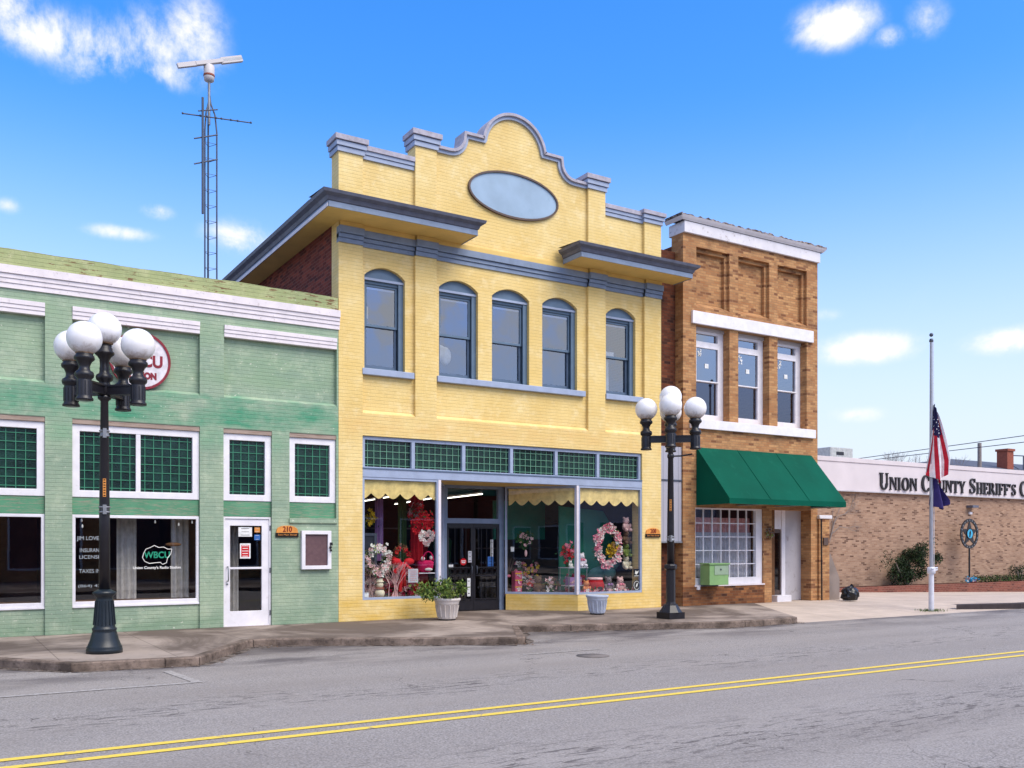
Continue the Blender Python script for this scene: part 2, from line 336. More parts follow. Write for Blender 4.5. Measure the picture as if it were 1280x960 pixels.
    c = m.mix(m.map(m.noise(2.2, 6, .65), .38, .64), C(92, 80, 72), C(150, 132, 120)); c = m.mix(m.map(m.noise(14, 5, .7), .5, .7, 0, .7), c, C(60, 52, 48))
    c = m.mix(m.map(m.math('PINGPONG', m.math('ADD', x[0], m.math('MULTIPLY', x[1], .6)), 1.5), .0, .015, .9, 0.), c, C(40, 34, 32)); m.color(c); m.bump(m.noise(30, 4), .4, .02); M['kerb'] = m.m
    m = NM('gutter_grime', .95, .1); k = m.noise(7, 6, .7); m.color(m.mix(m.map(k, .42, .6), C(58, 50, 48), C(128, 118, 110))); M['gutter'] = m.m
    M['kerbdark'] = plain('dark_kerb', C(62, 54, 56), .9, .15, 4, bump=.3)
    m = NM('worn_yellow_line', .7, .3); wn = m.noise(26, 5, .7); x = m.xyz()
    brk = m.map(m.math('PINGPONG', m.math('ADD', x[0], m.math('MULTIPLY', m.noise(3, 2), .5)), .62), .0, .02, .8, 0.)
    m.color(m.mix(m.math('MAXIMUM', brk, m.map(wn, .56, .70, 0, .8)), C(236, 204, 84), C(150, 140, 124))); M['yline'] = m.m
    m = NM('faded_white_line', .8, .2); wn = m.noise(20, 5, .7); m.color(m.mix(m.map(wn, .30, .56, .25, 1), C(206, 200, 196), C(150, 144, 140))); M['wline'] = m.m
    M['ground'] = plain('ground_earth', C(120, 112, 100), .95, .15, .2)
M['coverm'] = plain('worn_iron_cover', C(122, 114, 110), .8, .15, 8)
m = NM('lit_tube'); m.b.inputs['Emission Color'].default_value = (1, .95, .82, 1); m.b.inputs['Emission Strength'].default_value = 2.2; M['tubeglow'] = m.m
def NMgap():
    m = NM('grey_sheet_metal', .4, .5); x = m.xyz()
    r = m.math('PINGPONG', x[0], .13)
    m.color(m.mix(m.map(r, .0, .02), C(140, 140, 148), C(172, 170, 180))); m.bump(m.map(r, 0, .02), .4, .01); return m.m
mats()

# ------------------------------------------------------------------ mesh helpers
class MB:
    def __init__(s): s.v = []; s.f = []; s.mi = []; s.sm = []; s.k = 0
    def add(s, vs, fs, smooth=False):
        o = len(s.v); s.v += [tuple(p) for p in vs]
        for f in fs: s.f.append([i + o for i in f]); s.mi.append(s.k); s.sm.append(smooth)
        return s
    def box(s, x0, x1, y0, y1, z0, z1):
        v = [(x0,y0,z0),(x1,y0,z0),(x1,y1,z0),(x0,y1,z0),(x0,y0,z1),(x1,y0,z1),(x1,y1,z1),(x0,y1,z1)]
        return s.add(v, [(0,3,2,1),(4,5,6,7),(0,1,5,4),(1,2,6,5),(2,3,7,6),(3,0,4,7)])
    def prism(s, poly, y0, y1):                   # polygon in (x,z), counter-clockwise seen from the street
        n = len(poly); v = [(x, y0, z) for x, z in poly] + [(x, y1, z) for x, z in poly]
        return s.add(v, [tuple(range(n)), tuple(range(2*n-1, n-1, -1))] + [(i, i + n, (i+1) % n + n, (i+1) % n) for i in range(n)])
    def slab(s, poly, z0, z1):                    # polygon in (x,y)
        n = len(poly); v = [(x, y, z0) for x, y in poly] + [(x, y, z1) for x, y in poly]
        return s.add(v, [tuple(range(n-1, -1, -1)), tuple(range(n, 2*n))] + [(i, (i+1) % n, (i+1) % n + n, i + n) for i in range(n)])
    def quad(s, a, b, c, d): return s.add([a, b, c, d], [(0, 1, 2, 3)])
    def tube(s, pts, r, n=8, cap=True, smooth=True):
        pts = [Vector(p) for p in pts]; rs = r if isinstance(r, (list, tuple)) else [r] * len(pts)
        vs = []; up = None
        for i, p in enumerate(pts):
            t = (pts[min(i+1, len(pts)-1)] - pts[max(i-1, 0)]).normalized()
            a = t.orthogonal().normalized() if up is None else (up - t * up.dot(t)).normalized()
            up = a; b = t.cross(a)
            vs += [p + (a * cos(2*pi*k/n) + b * sin(2*pi*k/n)) * rs[i] for k in range(n)]
        fs = [(i*n+k, i*n+(k+1) % n, (i+1)*n+(k+1) % n, (i+1)*n+k) for i in range(len(pts)-1) for k in range(n)]
        s.add(vs, fs, smooth)
        if cap: s.add(vs[:n], [tuple(range(n-1, -1, -1))]); s.add(vs[-n:], [tuple(range(n))])
        return s
    def lathe(s, prof, c=(0,0,0), n=24, flute=0, smooth=True):   # (r,z) from bottom to top
        vs = []
        for r, z in prof:
            for k in range(n):
                rr = r * (1 - (flute if k % 2 else 0))
                vs.append((c[0] + rr*cos(2*pi*k/n), c[1] + rr*sin(2*pi*k/n), c[2] + z))
        m = len(prof)
        return s.add(vs, [(i*n+k, i*n+(k+1) % n, (i+1)*n+(k+1) % n, (i+1)*n+k) for i in range(m-1) for k in range(n)] + [tuple(range(n-1, -1, -1)), tuple(range((m-1)*n, m*n))], smooth)
    def ball(s, c, r, n=12, m=8, sc=(1,1,1)):
        vs = [(c[0], c[1], c[2] - r*sc[2])]
        for i in range(1, m):
            a = -pi/2 + pi*i/m
            vs += [(c[0] + r*sc[0]*cos(a)*cos(2*pi*k/n), c[1] + r*sc[1]*cos(a)*sin(2*pi*k/n), c[2] + r*sc[2]*sin(a)) for k in range(n)]
        vs.append((c[0], c[1], c[2] + r*sc[2])); t = len(vs) - 1
        fs = [(0, 1+(k+1) % n, 1+k) for k in range(n)] + [(t, t-n+k, t-n+(k+1) % n) for k in range(n)]
        fs += [(1+i*n+k, 1+i*n+(k+1) % n, 1+(i+1)*n+(k+1) % n, 1+(i+1)*n+k) for i in range(m-2) for k in range(n)]
        return s.add(vs, fs, True)
    def ring(s, c, rx, rz, t, y0, y1, n=48):      # flat ring in the facade plane
        for k in range(n):
            a, b = 2*pi*k/n, 2*pi*(k+1)/n
            P = lambda q, e: (c[0] + (rx+e)*cos(q), c[1] + (rz+e)*sin(q))
            o0, o1, i0, i1 = P(a, t), P(b, t), P(a, 0), P(b, 0)
            v = [(i0[0],y0,i0[1]),(o0[0],y0,o0[1]),(o1[0],y0,o1[1]),(i1[0],y0,i1[1]),(i0[0],y1,i0[1]),(o0[0],y1,o0[1]),(o1[0],y1,o1[1]),(i1[0],y1,i1[1])]
            s.add(v, [(0,1,2,3),(1,5,6,2),(0,3,7,4)])
        return s
    def ellipse(s, c, rx, rz, y0, y1, n=48): return s.prism([(c[0]+rx*cos(2*pi*k/n), c[1]+rz*sin(2*pi*k/n)) for k in range(n)], y0, y1)
    def leaf(s, p, size, up=None, asp=.45):
        a = Vector((random.gauss(0,1), random.gauss(0,1), random.gauss(0,1))).normalized()
        if up is not None: a = (a + Vector(up)).normalized()
        b = a.orthogonal().normalized(); b.rotate(Matrix.Rotation(random.random()*6.28, 3, a))
        p = Vector(p); l = size * random.uniform(.7, 1.3)
        return s.add([p, p + a*l*.5 + b*l*asp*.5, p + a*l, p + a*l*.5 - b*l*asp*.5], [(0,1,2,3)])
    def bloom(s, p, r):                            # small five-petalled flower head
        n = Vector((random.gauss(0,.5), -1, random.gauss(0,.6))).normalized(); a = n.orthogonal().normalized(); b = n.cross(a); p = Vector(p)
        for k in range(5):
            t = 2*pi*k/5 + random.random()*.4; d = a*cos(t) + b*sin(t); e = a*cos(t+1.2) + b*sin(t+1.2); g = a*cos(t-1.2) + b*sin(t-1.2)
            s.add([p, p + d*r*.55 + g*r*.4, p + d*r + n*r*.35, p + d*r*.55 + e*r*.4], [(0,1,2,3)])
        return s
    def wall(s, x0, x1, z0, z1, y0, y1, holes=()):
        xs = sorted({x0, x1, *[min(max(h[i], x0), x1) for h in holes for i in (0, 1)]}); zs = sorted({z0, z1, *[min(max(h[i], z0), z1) for h in holes for i in (2, 3)]})
        nx, nz = len(xs)-1, len(zs)-1
        def solid(i, j):
            if i < 0 or j < 0 or i >= nx or j >= nz: return False
            cx, cz = (xs[i]+xs[i+1])/2, (zs[j]+zs[j+1])/2
            return not any(h[0] < cx < h[1] and h[2] < cz < h[3] for h in holes)
        for i in range(nx):
            for j in range(nz):
                if not solid(i, j): continue
                a, b, c, d = xs[i], xs[i+1], zs[j], zs[j+1]
                s.quad((a,y0,c),(b,y0,c),(b,y0,d),(a,y0,d)); s.quad((b,y1,c),(a,y1,c),(a,y1,d),(b,y1,d))
                if not solid(i-1, j): s.quad((a,y1,c),(a,y0,c),(a,y0,d),(a,y1,d))
                if not solid(i+1, j): s.quad((b,y0,c),(b,y1,c),(b,y1,d),(b,y0,d))
                if not solid(i, j-1): s.quad((a,y0,c),(a,y1,c),(b,y1,c),(b,y0,c))
                if not solid(i, j+1): s.quad((a,y0,d),(b,y0,d),(b,y1,d),(a,y1,d))
        return s
    def rot(s, ang, c):                            # turn everything so far about the vertical through c
        ca, sa = cos(ang), sin(ang)
        s.v = [(c[0] + (x-c[0])*ca - (y-c[1])*sa, c[1] + (x-c[0])*sa + (y-c[1])*ca, z) for x, y, z in s.v]; return s
    def build(s, name, mat, parent=None, bevel=0, weld=False):
        me = bpy.data.meshes.new(name); o = Vector((0,0,0)); p = parent
        while p is not None: o += p.location; p = p.parent
        me.from_pydata([tuple(Vector(v) - o) for v in s.v], [], s.f)
        ms = mat if isinstance(mat, (list, tuple)) else [mat]
        for m in ms: me.materials.append(M[m])
        me.polygons.foreach_set('material_index', s.mi); me.polygons.foreach_set('use_smooth', s.sm)
        me.update()
        ob = bpy.data.objects.new(name, me); COL.objects.link(ob); ob.parent = parent
        if weld or bevel:
            b = bmesh.new(); b.from_mesh(me); bmesh.ops.remove_doubles(b, verts=b.verts, dist=1e-5); b.to_mesh(me); b.free()
        if bevel:
            bv = ob.modifiers.new('bevel', 'BEVEL'); bv.width = bevel; bv.segments = 2; bv.limit_method = 'ANGLE'; bv.angle_limit = radians(40)
        return ob
def tag(o, label=None, cat=None, group=None, kind=None):
    for k, v in dict(label=label, category=cat, group=group, kind=kind).items():
        if v: o[k] = v
    return o
def thing(name, loc, label, cat, group=None):
    o = bpy.data.objects.new(name, None); COL.objects.link(o); o.location = loc; o.empty_display_size = .2
    return tag(o, label, cat, group)
def copy_tree(o, parent=None):
    c = o.copy(); COL.objects.link(c); c.parent = parent
    for ch in list(o.children): copy_tree(ch, c)
    return c
def recentre(o):                                   # put a single-mesh thing's origin at its base
    me = o.data; n = len(me.vertices)
    xs = [v.co for v in me.vertices]; c = Vector((sum(v.x for v in xs)/n, sum(v.y for v in xs)/n, min(v.z for v in xs)))
    me.transform(Matrix.Translation(-c)); o.location = o.location + c; return o
def solo(mb, name, mat, label, cat, group=None, bevel=0):
    return tag(recentre(mb.build(name, mat, None, bevel)), label, cat, group)
def text_mb(txt, x, y, z, size, width=None, depth=.004, bold=0., align='LEFT', space=1.0):
    cu = bpy.data.curves.new('lettering', 'FONT'); cu.body = txt; cu.size = size; cu.extrude = depth; cu.offset = bold; cu.align_x = align; cu.space_character = space
    ob = bpy.data.objects.new('lettering', cu); COL.objects.link(ob)
    dg = bpy.context.evaluated_depsgraph_get(); me = bpy.data.meshes.new_from_object(ob.evaluated_get(dg))
    bpy.data.objects.remove(ob); bpy.data.curves.remove(cu)
    vs = [v.co for v in me.vertices]; k = 1
    if width and vs: k = width / max(1e-6, max(v.x for v in vs) - min(v.x for v in vs))
    mb = MB(); mb.add([(x + v.x*k, y - v.z, z + v.y) for v in vs], [list(p.vertices) for p in me.polygons])
    bpy.data.meshes.remove(me); return mb
def join(*mbs):
    o = MB()
    for i, m in enumerate(mbs):
        o.k = i
        for f, sm in zip(m.f, m.sm): pass
        base = len(o.v); o.v += m.v
        for f, sm in zip(m.f, m.sm): o.f.append([i2 + base for i2 in f]); o.mi.append(i); o.sm.append(sm)
    return o

def frame_mb(x0, x1, z0, z1, t, y0, y1, tb=None):
    tb = tb or t
    return MB().wall(x0, x1, z0, z1, y0, y1, [(x0+t, x1-t, z0+tb, z1-t)])
def pane_mb(x0, x1, z0, z1, y): return MB().quad((x0,y,z0),(x1,y,z0),(x1,y,z1),(x0,y,z1))
def grille_mb(x0, x1, z0, z1, y, px, pz, t=.012, ox=0., oz=0.):
    mb = MB(); x = x0 + (ox or px*.55)
    while x < x1 - .02: mb.box(x-t/2, x+t/2, y, y+.012, z0, z1); x += px
    z = z1 - (oz or pz*.55)
    while z > z0 + .02: mb.box(x0, x1, y-.002, y+.010, z-t/2, z+t/2); z -= pz
    return mb

# ------------------------------------------------------------------ the setting: ground, road, pavement
def sheet(name, poly, z, mat, kind='structure'):
    mb = MB(); mb.add([(x, y, z) for x, y in poly], [tuple(range(len(poly)))])
    return tag(mb.build(name, mat), kind=kind)
sheet('ground', [(-700,-700),(700,-700),(700,700),(-700,700)], -1.0, 'ground')
sheet('road', [(-90,-16.4),(140,-16.4),(140,-1.2),(-90,-1.2)], -.12, 'asphalt')
FRONT = [(-90,-2.6),(-3,-1.7),(.4,-2.9),(1.6,-4.5),(3.25,-4.7),(4.55,-2.68),(5.0,-2.72),(8.62,-4.72),(8.82,-4.68),(9.86,-2.78),(11.96,-3.5),(13.9,-4.2),(14.6,-4.28),(16.0,-4.2),(16.36,-4.1)]
mb = MB().slab(FRONT + [(19.6,.42),(19.6,.9),(13.4,.9),(13.4,1.9),(9.4,1.9),(9.4,.3),(-90,.3)], -.15, 0)
tag(mb.build('sidewalk', 'walk'), kind='structure')
def strip(pts, w, z0, z1, lip=.012):
    mb = MB(); n = len(pts); P2 = [Vector((x, y)) for x, y in pts]
    inn = []
    for i in range(n):
        t = (P2[min(i+1, n-1)] - P2[max(i-1, 0)]).normalized(); inn.append(P2[i] + Vector((-t.y, t.x)) * w)
    for i in range(n-1):
        a, b, c, d = P2[i], P2[i+1], inn[i+1], inn[i]
        t = (b - a).normalized(); nn = Vector((t.y, -t.x)) * lip
        a0, b0 = a + nn, b + nn
        mb.quad((a0.x,a0.y,z0),(b0.x,b0.y,z0),(b0.x,b0.y,z1-.02),(a0.x,a0.y,z1-.02))
        mb.quad((a0.x,a0.y,z1-.02),(b0.x,b0.y,z1-.02),(b.x,b.y,z1),(a.x,a.y,z1))
        mb.quad((a.x,a.y,z1),(b.x,b.y,z1),(c.x,c.y,z1),(d.x,d.y,z1)); 
    return mb
tag(strip(FRONT[1:], .15, -.14, .006).build('kerb', 'kerb'), kind='structure')
gp_ = [Vector(p) for p in FRONT[1:]]; mb = MB(); rr = random.Random(11)
for i in range(len(gp_)-1):
    a, b = gp_[i], gp_[i+1]; n = max(2, int((b-a).length/.25)); t = (b-a).normalized(); nn = Vector((t.y, -t.x))
    ws = [.10 + .10*rr.random() for _ in range(n+1)] if i == 0 else [ws[-1]] + [.08 + .14*rr.random() for _ in range(n)]
    for k in range(n):
        p, q = a.lerp(b, k/n), a.lerp(b, (k+1)/n); p2, q2 = p + nn*ws[k], q + nn*ws[k+1]
        mb.quad((p.x,p.y,-.116),(p2.x,p2.y,-.117),(q2.x,q2.y,-.117),(q.x,q.y,-.116))
tag(mb.build('gutter', 'gutter'), kind='structure')
mb = MB()
for i in range(420):
    k = rr.randrange(len(gp_)-1); a, b = gp_[k], gp_[k+1]
    if b.x < -1: continue
    p = a.lerp(b, rr.random()); t = (b-a).normalized(); p = p + Vector((t.y, -t.x)) * (.03 + abs(rr.gauss(0,.22))); q = rr.random()*6.28; l = rr.uniform(.012,.05)
    d = Vector((cos(q), sin(q), 0))*l; e = Vector((-sin(q), cos(q), .25))*l*.4; c = Vector((p.x, p.y, -.108)); mb.k = rr.randrange(2)
    mb.add([c, c+d*.5+e, c+d, c+d*.5-e+Vector((0,0,.006))], [(0,1,2,3)])
tag(mb.build('leaf_litter', ['bark','wood']), kind='stuff')
# driveway apron and the yard before the sheriff's office, falling gently to the right
def yard_z(x, y):
    k = min(1, max(0, (y + 4.2) / 1.8)); f = min(1, max(0, (x - 23) / 18)) * min(1, max(0, (y + 2.8) / 6))
    return -.116 * (1 - k) - .008 - .45 * f
mb = MB(); xs = [16.37, 17, 18, 19, 20, 22, 24, 26, 29, 32, 36, 41, 48, 60, 90]; ys = [-4.26, -3.6, -3.0, -2.4, -1, .5, 2.5, 5.0, 9]
o = [(x, y, yard_z(x, y)) for y in ys for x in xs]; nx = len(xs)
mb.add(o, [(j*nx+i, j*nx+i+1, (j+1)*nx+i+1, (j+1)*nx+i) for j in range(len(ys)-1) for i in range(nx-1)], True)
tag(mb.build('driveway', 'apron'), kind='structure')
# raised kerb island where the pavement starts again at the far right
mb = MB().slab([(22.9,-3.7),(25.0,-4.2),(60,-4.2),(60,-2.6),(27.0,-2.7)], -.2, .03); mb.build('pavement', 'apron')['kind'] = 'structure'
tag(strip([(22.9,-3.7),(25.0,-4.22),(60,-4.22)], .2, -.2, .034).build('kerb', 'kerbdark'), kind='structure')
for y in (-9.94, -10.25):
    sheet('road_marking', [(-90,y-.052),(140,y-.052),(140,y+.052),(-90,y+.052)], -.114, 'yline')
sheet('road_marking', [(2.66,-5.1),(2.78,-5.1),(2.9,-6.42),(2.78,-6.42)], -.114, 'wline')
sheet('road_marking', [(-.4,-6.44),(2.78,-6.44),(2.78,-6.33),(-.4,-6.33)], -.114, 'wline')
sheet('road_marking', [(7.9,-6.1),(9.4,-6.09),(9.4,-6.02),(7.9,-6.03)], -.114, 'wline')
mb = MB().slab([(-90,-30),(140,-30),(140,-16.5),(-90,-16.5)], -.2, 0); mb.build('pavement', 'walk')['kind'] = 'structure'

# ------------------------------------------------------------------ green shop building
def bands(x0, x1, levels, y0=0., back=.12):
    mb = MB()
    for z0, z1, out in levels: mb.box(x0, x1, y0 - out, y0 + back, z0, z1)
    return mb
gb = thing('shop_building', (2.5, 0, 0), 'low pale green painted brick shop with white striped bands and a peeling parapet', 'building')
GH = [(-1.9, 1.69), (2.13, 4.37), (4.83, 7.15)]
holes = [(a, b, 4.49, 5.91) for a, b in GH] + [(-1.9, 1.69, -.2, 3.89), (2.13, 4.37, -.2, 3.89), (4.82, 5.78, -.2, 3.89), (6.14, 7.14, 2.05, 3.89)]
mb = MB().wall(-7, 7.185, -.2, 6.09, 0, .1, holes)
for a, b in GH: mb.box(a, b, .102, .30, 4.4, 6.0)                            # recessed brick panels
mb.box(-7, -1.9, .102, .3, -.2, 6.09)
for a, b in ((1.69, 2.13), (4.37, 4.82), (5.78, 6.14)): mb.box(a, b, .102, .34, -.2, 4.4)
mb.box(7.14, 7.185, .102, .34, 2.05, 4.4); mb.box(6.14, 7.185, .102, .3, -.2, 2.05)
mb.box(-7, 7.18, .31, .5, 3.88, 6.09)
for a, b in GH[:2]: mb.box(a, b, .05, .3, -.2, .47)                          # stall risers under the shop windows
for a, b in GH: mb.quad((a, 0, 4.49), (b, 0, 4.49), (b, .1, 4.56), (a, .1, 4.56))   # weathered slope at the foot of each panel
mb.box(-7, -6.8, .5, 13, -.2, 6.6); mb.box(-7, 7.15, 12.8, 13, -.2, 6.6)
mb.build('wall', 'green', gb)
mb = MB(); n = 40                                                            # parapet with an uneven worn top edge
for i in range(n):
    a, b = -7 + 14.18*i/n, -7 + 14.18*(i+1)/n; za, zb = (6.775 + .007*sin(i*1.7) + .006*sin(i*.6), 6.775 + .007*sin(i*1.7+1.7) + .006*sin(i*.6+.6))
    mb.add([(a,.0,6.48),(b,.0,6.48),(b,.0,zb),(a,.0,za),(a,.3,6.48),(b,.3,6.48),(b,.3,zb),(a,.3,za)], [(0,1,2,3),(3,2,6,7),(5,4,7,6)])
mb.box(7.178, 7.18, 0, .3, 6.48, 6.78)
mb.build('parapet', 'green_top', gb)
bands(-7, 7.20, [(6.09, 6.175, .03), (6.18, 6.255, .045), (6.26, 6.335, .06), (6.34, 6.48, .085)], 0, .3).build('cornice', 'whitetrim', gb)
for a, b in GH: bands(a+.003, b-.003, [(5.68, 5.75, .012), (5.755, 5.82, .024), (5.825, 5.905, .036)], 0, .1).build('white_band', 'whitetrim', gb)
MB().box(-6.9, 7.18, .3, 12.8, 6.3, 6.4).build('roof', 'slate', gb)
def prism_window(x0, x1, parts, ztop=3.80, zbot=2.48):
    w = frame_mb(x0+.003, x1-.003, zbot, ztop, .125, .045, .14).build('window', 'white', gb, .006)
    for a, b in parts:
        pane_mb(a, b, zbot+.125, ztop-.125, .115).build('pane', 'prism', w)
        grille_mb(a, b, zbot+.125, ztop-.125, .098, .155, .155, .013).build('grille', 'muntin', w)
    for i in range(len(parts)-1): MB().box(parts[i][1], parts[i+1][0], .05, .14, zbot+.125, ztop-.125).build('mullion', 'white', w)
    MB().box(x0+.003, x1-.003, .012, .1, ztop+.003, 3.886).build('header_board', 'headwood', gb)
prism_window(-1.9, 1.69, [(-1.77, -.62), (-.54, .45), (.53, 1.56)])
prism_window(2.13, 4.37, [(2.26, 3.22), (3.30, 4.24)])
prism_window(4.82, 5.78, [(4.945, 5.655)])
prism_window(6.14, 7.14, [(6.265, 7.015)])
for a, b, z0 in ((-1.9, 1.69, 2.165), (2.13, 4.37, 2.165), (4.82, 5.78, 2.17), (6.14, 7.14, 2.16)):
    MB().box(a+.003, b-.003, .06, .3, z0, 2.477).build('signboard', 'greenwood', gb, .008)
MB().box(6.13, 7.15, -.035, .1, 2.05, 2.155).build('ledge', 'green', gb, .01)
for a, b in GH[:2]:
    f = frame_mb(a+.003, b-.003, .51, 2.16, .055, .04, .12, .07).build('display_window', 'white', gb, .006)
    pane_mb(a+.05, b-.05, .57, 2.11, .09).build('pane', 'glass', f)
    MB().box(a+.003, b-.003, .02, .2, .47, .51).build('sill', 'white', f, .006)
# door with its aluminium frame
d = frame_mb(4.823, 5.775, -.0, 2.165, .04, .05, .16, .02).build('door', 'white', gb, .004)
lf = MB().wall(4.865, 5.735, .022, 2.12, .07, .12, [(4.965, 5.595, .30, 1.13), (4.965, 5.595, 1.17, 1.99)]).build('leaf', 'white', d, .004)
pane_mb(4.965, 5.595, .30, 1.99, .1).build('pane', 'glass', d)
MB().tube([(4.91,.07,1.18),(4.91,.0,1.18),(4.91,-.02,1.15),(4.91,-.02,.93),(4.91,.0,.9),(4.91,.07,.9)], .012).ball((4.91,.06,.84), .02).build('handle', 'steel', d)
for z in (.25, 1.1, 1.95): MB().tube([(5.755,.045,z-.05),(5.755,.045,z+.05)], .012).build('hinge', 'steeldk', d)
# dim rooms behind the glass
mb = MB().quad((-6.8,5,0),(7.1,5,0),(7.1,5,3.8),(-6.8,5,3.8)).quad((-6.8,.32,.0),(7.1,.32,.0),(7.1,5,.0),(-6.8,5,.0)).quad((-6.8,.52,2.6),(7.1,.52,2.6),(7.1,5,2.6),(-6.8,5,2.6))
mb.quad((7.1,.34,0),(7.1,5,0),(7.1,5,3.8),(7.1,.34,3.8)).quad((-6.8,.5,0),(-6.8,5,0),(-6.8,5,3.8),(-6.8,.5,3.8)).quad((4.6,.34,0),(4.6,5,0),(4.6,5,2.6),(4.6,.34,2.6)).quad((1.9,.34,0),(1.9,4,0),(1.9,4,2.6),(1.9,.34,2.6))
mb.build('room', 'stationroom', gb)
MB().box(2.2, 4.4, .35, 1.0, .3, .56).build('display_shelf', 'wood', gb); MB().box(-1.9, 1.7, .35, 1.0, .3, .56).build('display_shelf', 'wood', gb)
# things seen through the radio station's windows
def drape(x0, x1, y, z0, z1, n=9, dep=.05):
    mb = MB(); vs = []
    for i in range(n*4+1):
        t = i/(n*4); vs += [(x0+(x1-x0)*t, y + dep*sin(t*n*2*pi) + .02*sin(i*1.7), z0), (x0+(x1-x0)*t, y + dep*.8*sin(t*n*2*pi+.3), z1)]
    return mb.add(vs, [(2*i, 2*i+2, 2*i+3, 2*i+1) for i in range(n*4)], True)
solo(drape(3.0, 3.36, .8, .57, 2.2, 3), 'curtain', 'curtain', 'pale gathered drape left of the radio lettering in the station window', 'curtain')
solo(drape(3.98, 4.33, .7, .57, 2.2, 3), 'curtain', 'curtain', 'pale gathered drape right of the radio lettering beside the white door', 'curtain')
solo(drape(5.1, 5.28, .6, .05, 2.2, 2), 'curtain', 'curtain', 'grey drape hanging behind the glass of the white door numbered 210', 'curtain')
def wletter(parent, lines):
    for i, (t, x, z, s, w, m, b) in enumerate(lines): text_mb(t, x, .085, z, s, w, .001, b).build('lettering', m, parent)
sw = [o for o in gb.children if o.name.startswith('display_window')][1]
mb = MB(); pts = [(3.36,1.45),(3.40,1.53),(3.48,1.56),(3.55,1.60),(3.63,1.56),(3.72,1.57),(3.79,1.53),(3.87,1.53),(3.85,1.44),(3.79,1.36),(3.77,1.27),(3.70,1.24),(3.66,1.28),(3.56,1.27),(3.46,1.26),(3.38,1.30),(3.34,1.37)]
for i in range(len(pts)):
    (x, z), (X, Z) = pts[i], pts[(i+1) % len(pts)]; mb.tube([(x,.085,z),(X,.085,Z)], .007, 5)
mb.build('lettering', 'whitef', sw)
wletter(sw, [('WBCU', 3.37, 1.365, .17, .47, 'letterteal', .004), ("Union County's Radio Station", 3.17, 1.16, .068, .86, 'whitef', .0015),
             ('JIM LOVE A', 2.22, 1.70, .10, .46, 'letterdim', 0), ('INSURANCE', 2.26, 1.48, .10, .42, 'letterdim', 0), ('LICENSES', 2.25, 1.36, .09, .40, 'letterdim', 0), ('TAXES IN', 2.25, 1.10, .10, .36, 'letterdim', 0), ('(864) 427', 2.23, .84, .07, .44, 'letterdim', 0)])
text_mb('WBCU', .55, .085, 1.30, .16, .4, .001, .003).build('lettering', 'letterteal', [o for o in gb.children if o.name.startswith('display_window')][0])
def paper(x, z, w, h, y, label, mats=('paper', 'ink'), lines=4, name='notice', border=None):
    mb = MB().box(x-w/2, x+w/2, y, y+.003, z-h/2, z+h/2); mb.k = 1
    for i in range(lines):
        zz = z + h*.34 - i*h*.68/max(1, lines-1); ww = w*random.uniform(.5, .76)
        mb.box(x-ww/2, x+ww/2, y-.001, y, zz-h*.022, zz+h*.022)
    if border:
        mb.k = 2; mb.wall(x-w/2, x+w/2, z-h/2, z+h/2, y-.002, y, [(x-w*.38, x+w*.38, z-h*.4, z+h*.4)]); return solo(mb, name, mats + (border,), label, 'notice')
    return solo(mb, name, mats, label, 'notice')
paper(5.27, 1.87, .27, .19, .094, 'white paper taped inside the top of the white door glass', lines=3)
paper(5.51, 1.91, .11, .10, .094, 'orange sticker in the upper corner of the white door glass', ('orange', 'paper'), 2, 'sticker')
paper(5.51, 1.76, .12, .11, .094, 'blue sticker under the orange one in the white door glass', ('paperblue', 'paper'), 2, 'sticker')
paper(5.27, 1.49, .21, .30, .094, 'red framed opening hours card on the white door glass', ('redf', 'paper'), 5, 'hours_card', 'paper')
solo(MB().ball((3.95,.35,1.62), .07, 12, 8, (2.2,.7,.55)), 'hat', 'wood', 'tan brown bundle held up behind the right end of the radio station glass', 'bundle')
for i, (x, z) in enumerate(((2.3, 2.06), (2.31, 1.95), (3.57, 2.05), (4.0, 2.0), (4.25, 2.05))):
    solo(MB().lathe([(.008,-.03),(.014,-.02),(.016,0),(.012,.02),(.005,.035)], (x,.11,z), 8), 'string_light', 'whitef',
         'small white bulb of the light string along the top of the radio station glass', 'string light', 'string lights in the radio station window')

# ------------------------------------------------------------------ yellow two-storey shop
yb = thing('shop_building', (11.57, 0, 0), 'yellow two-storey brick shop with a curved gable and slate blue trim', 'building')
PIL = [(7.19, 7.73), (8.96, 9.48), (13.64, 14.16), (15.41, 15.96)]
BAY = [(7.73, 8.96), (9.48, 13.64), (14.16, 15.41)]
WIN = [(7.80, 8.75), (9.58, 10.58), (10.95, 11.97), (12.34, 13.36), (14.24, 15.18)]
ZS, ZSP, ZT = 5.36, 7.36, 7.565
RC = .085                                          # how far the bays sit behind the piers
mb = MB()
mb.wall(7.19, 15.96, 4.4, 9.80, RC, .40, [(a, b, ZS, ZT) for a, b in WIN])
mb.wall(7.19, 15.96, -.2, 4.4, 0, .40, [(7.725, 15.33, -.3, 3.93)])
for a, b in BAY: mb.quad((a, 0, 4.4), (b, 0, 4.4), (b, RC, 4.47), (a, RC, 4.47))
for k, (a, b) in enumerate(PIL): mb.box(a, b, 0, RC, 4.4, 9.83 if k in (0, 3) else 10.33)
for a, b in (PIL[1], PIL[2]): mb.box(a, b, RC, .40, 9.8, 10.33)
for a, b in (PIL[0], PIL[3]): mb.box(a, b, RC, .40, 9.8, 9.83)
def arc_pts(a, b, n=14):
    h = ZT - ZSP; w = (b - a)/2; r = (w*w + h*h)/(2*h); cx, cz = (a+b)/2, ZT - r; t = math.asin(w/r)
    return [(cx + r*sin(-t + 2*t*i/n), cz + r*cos(-t + 2*t*i/n)) for i in range(n+1)]
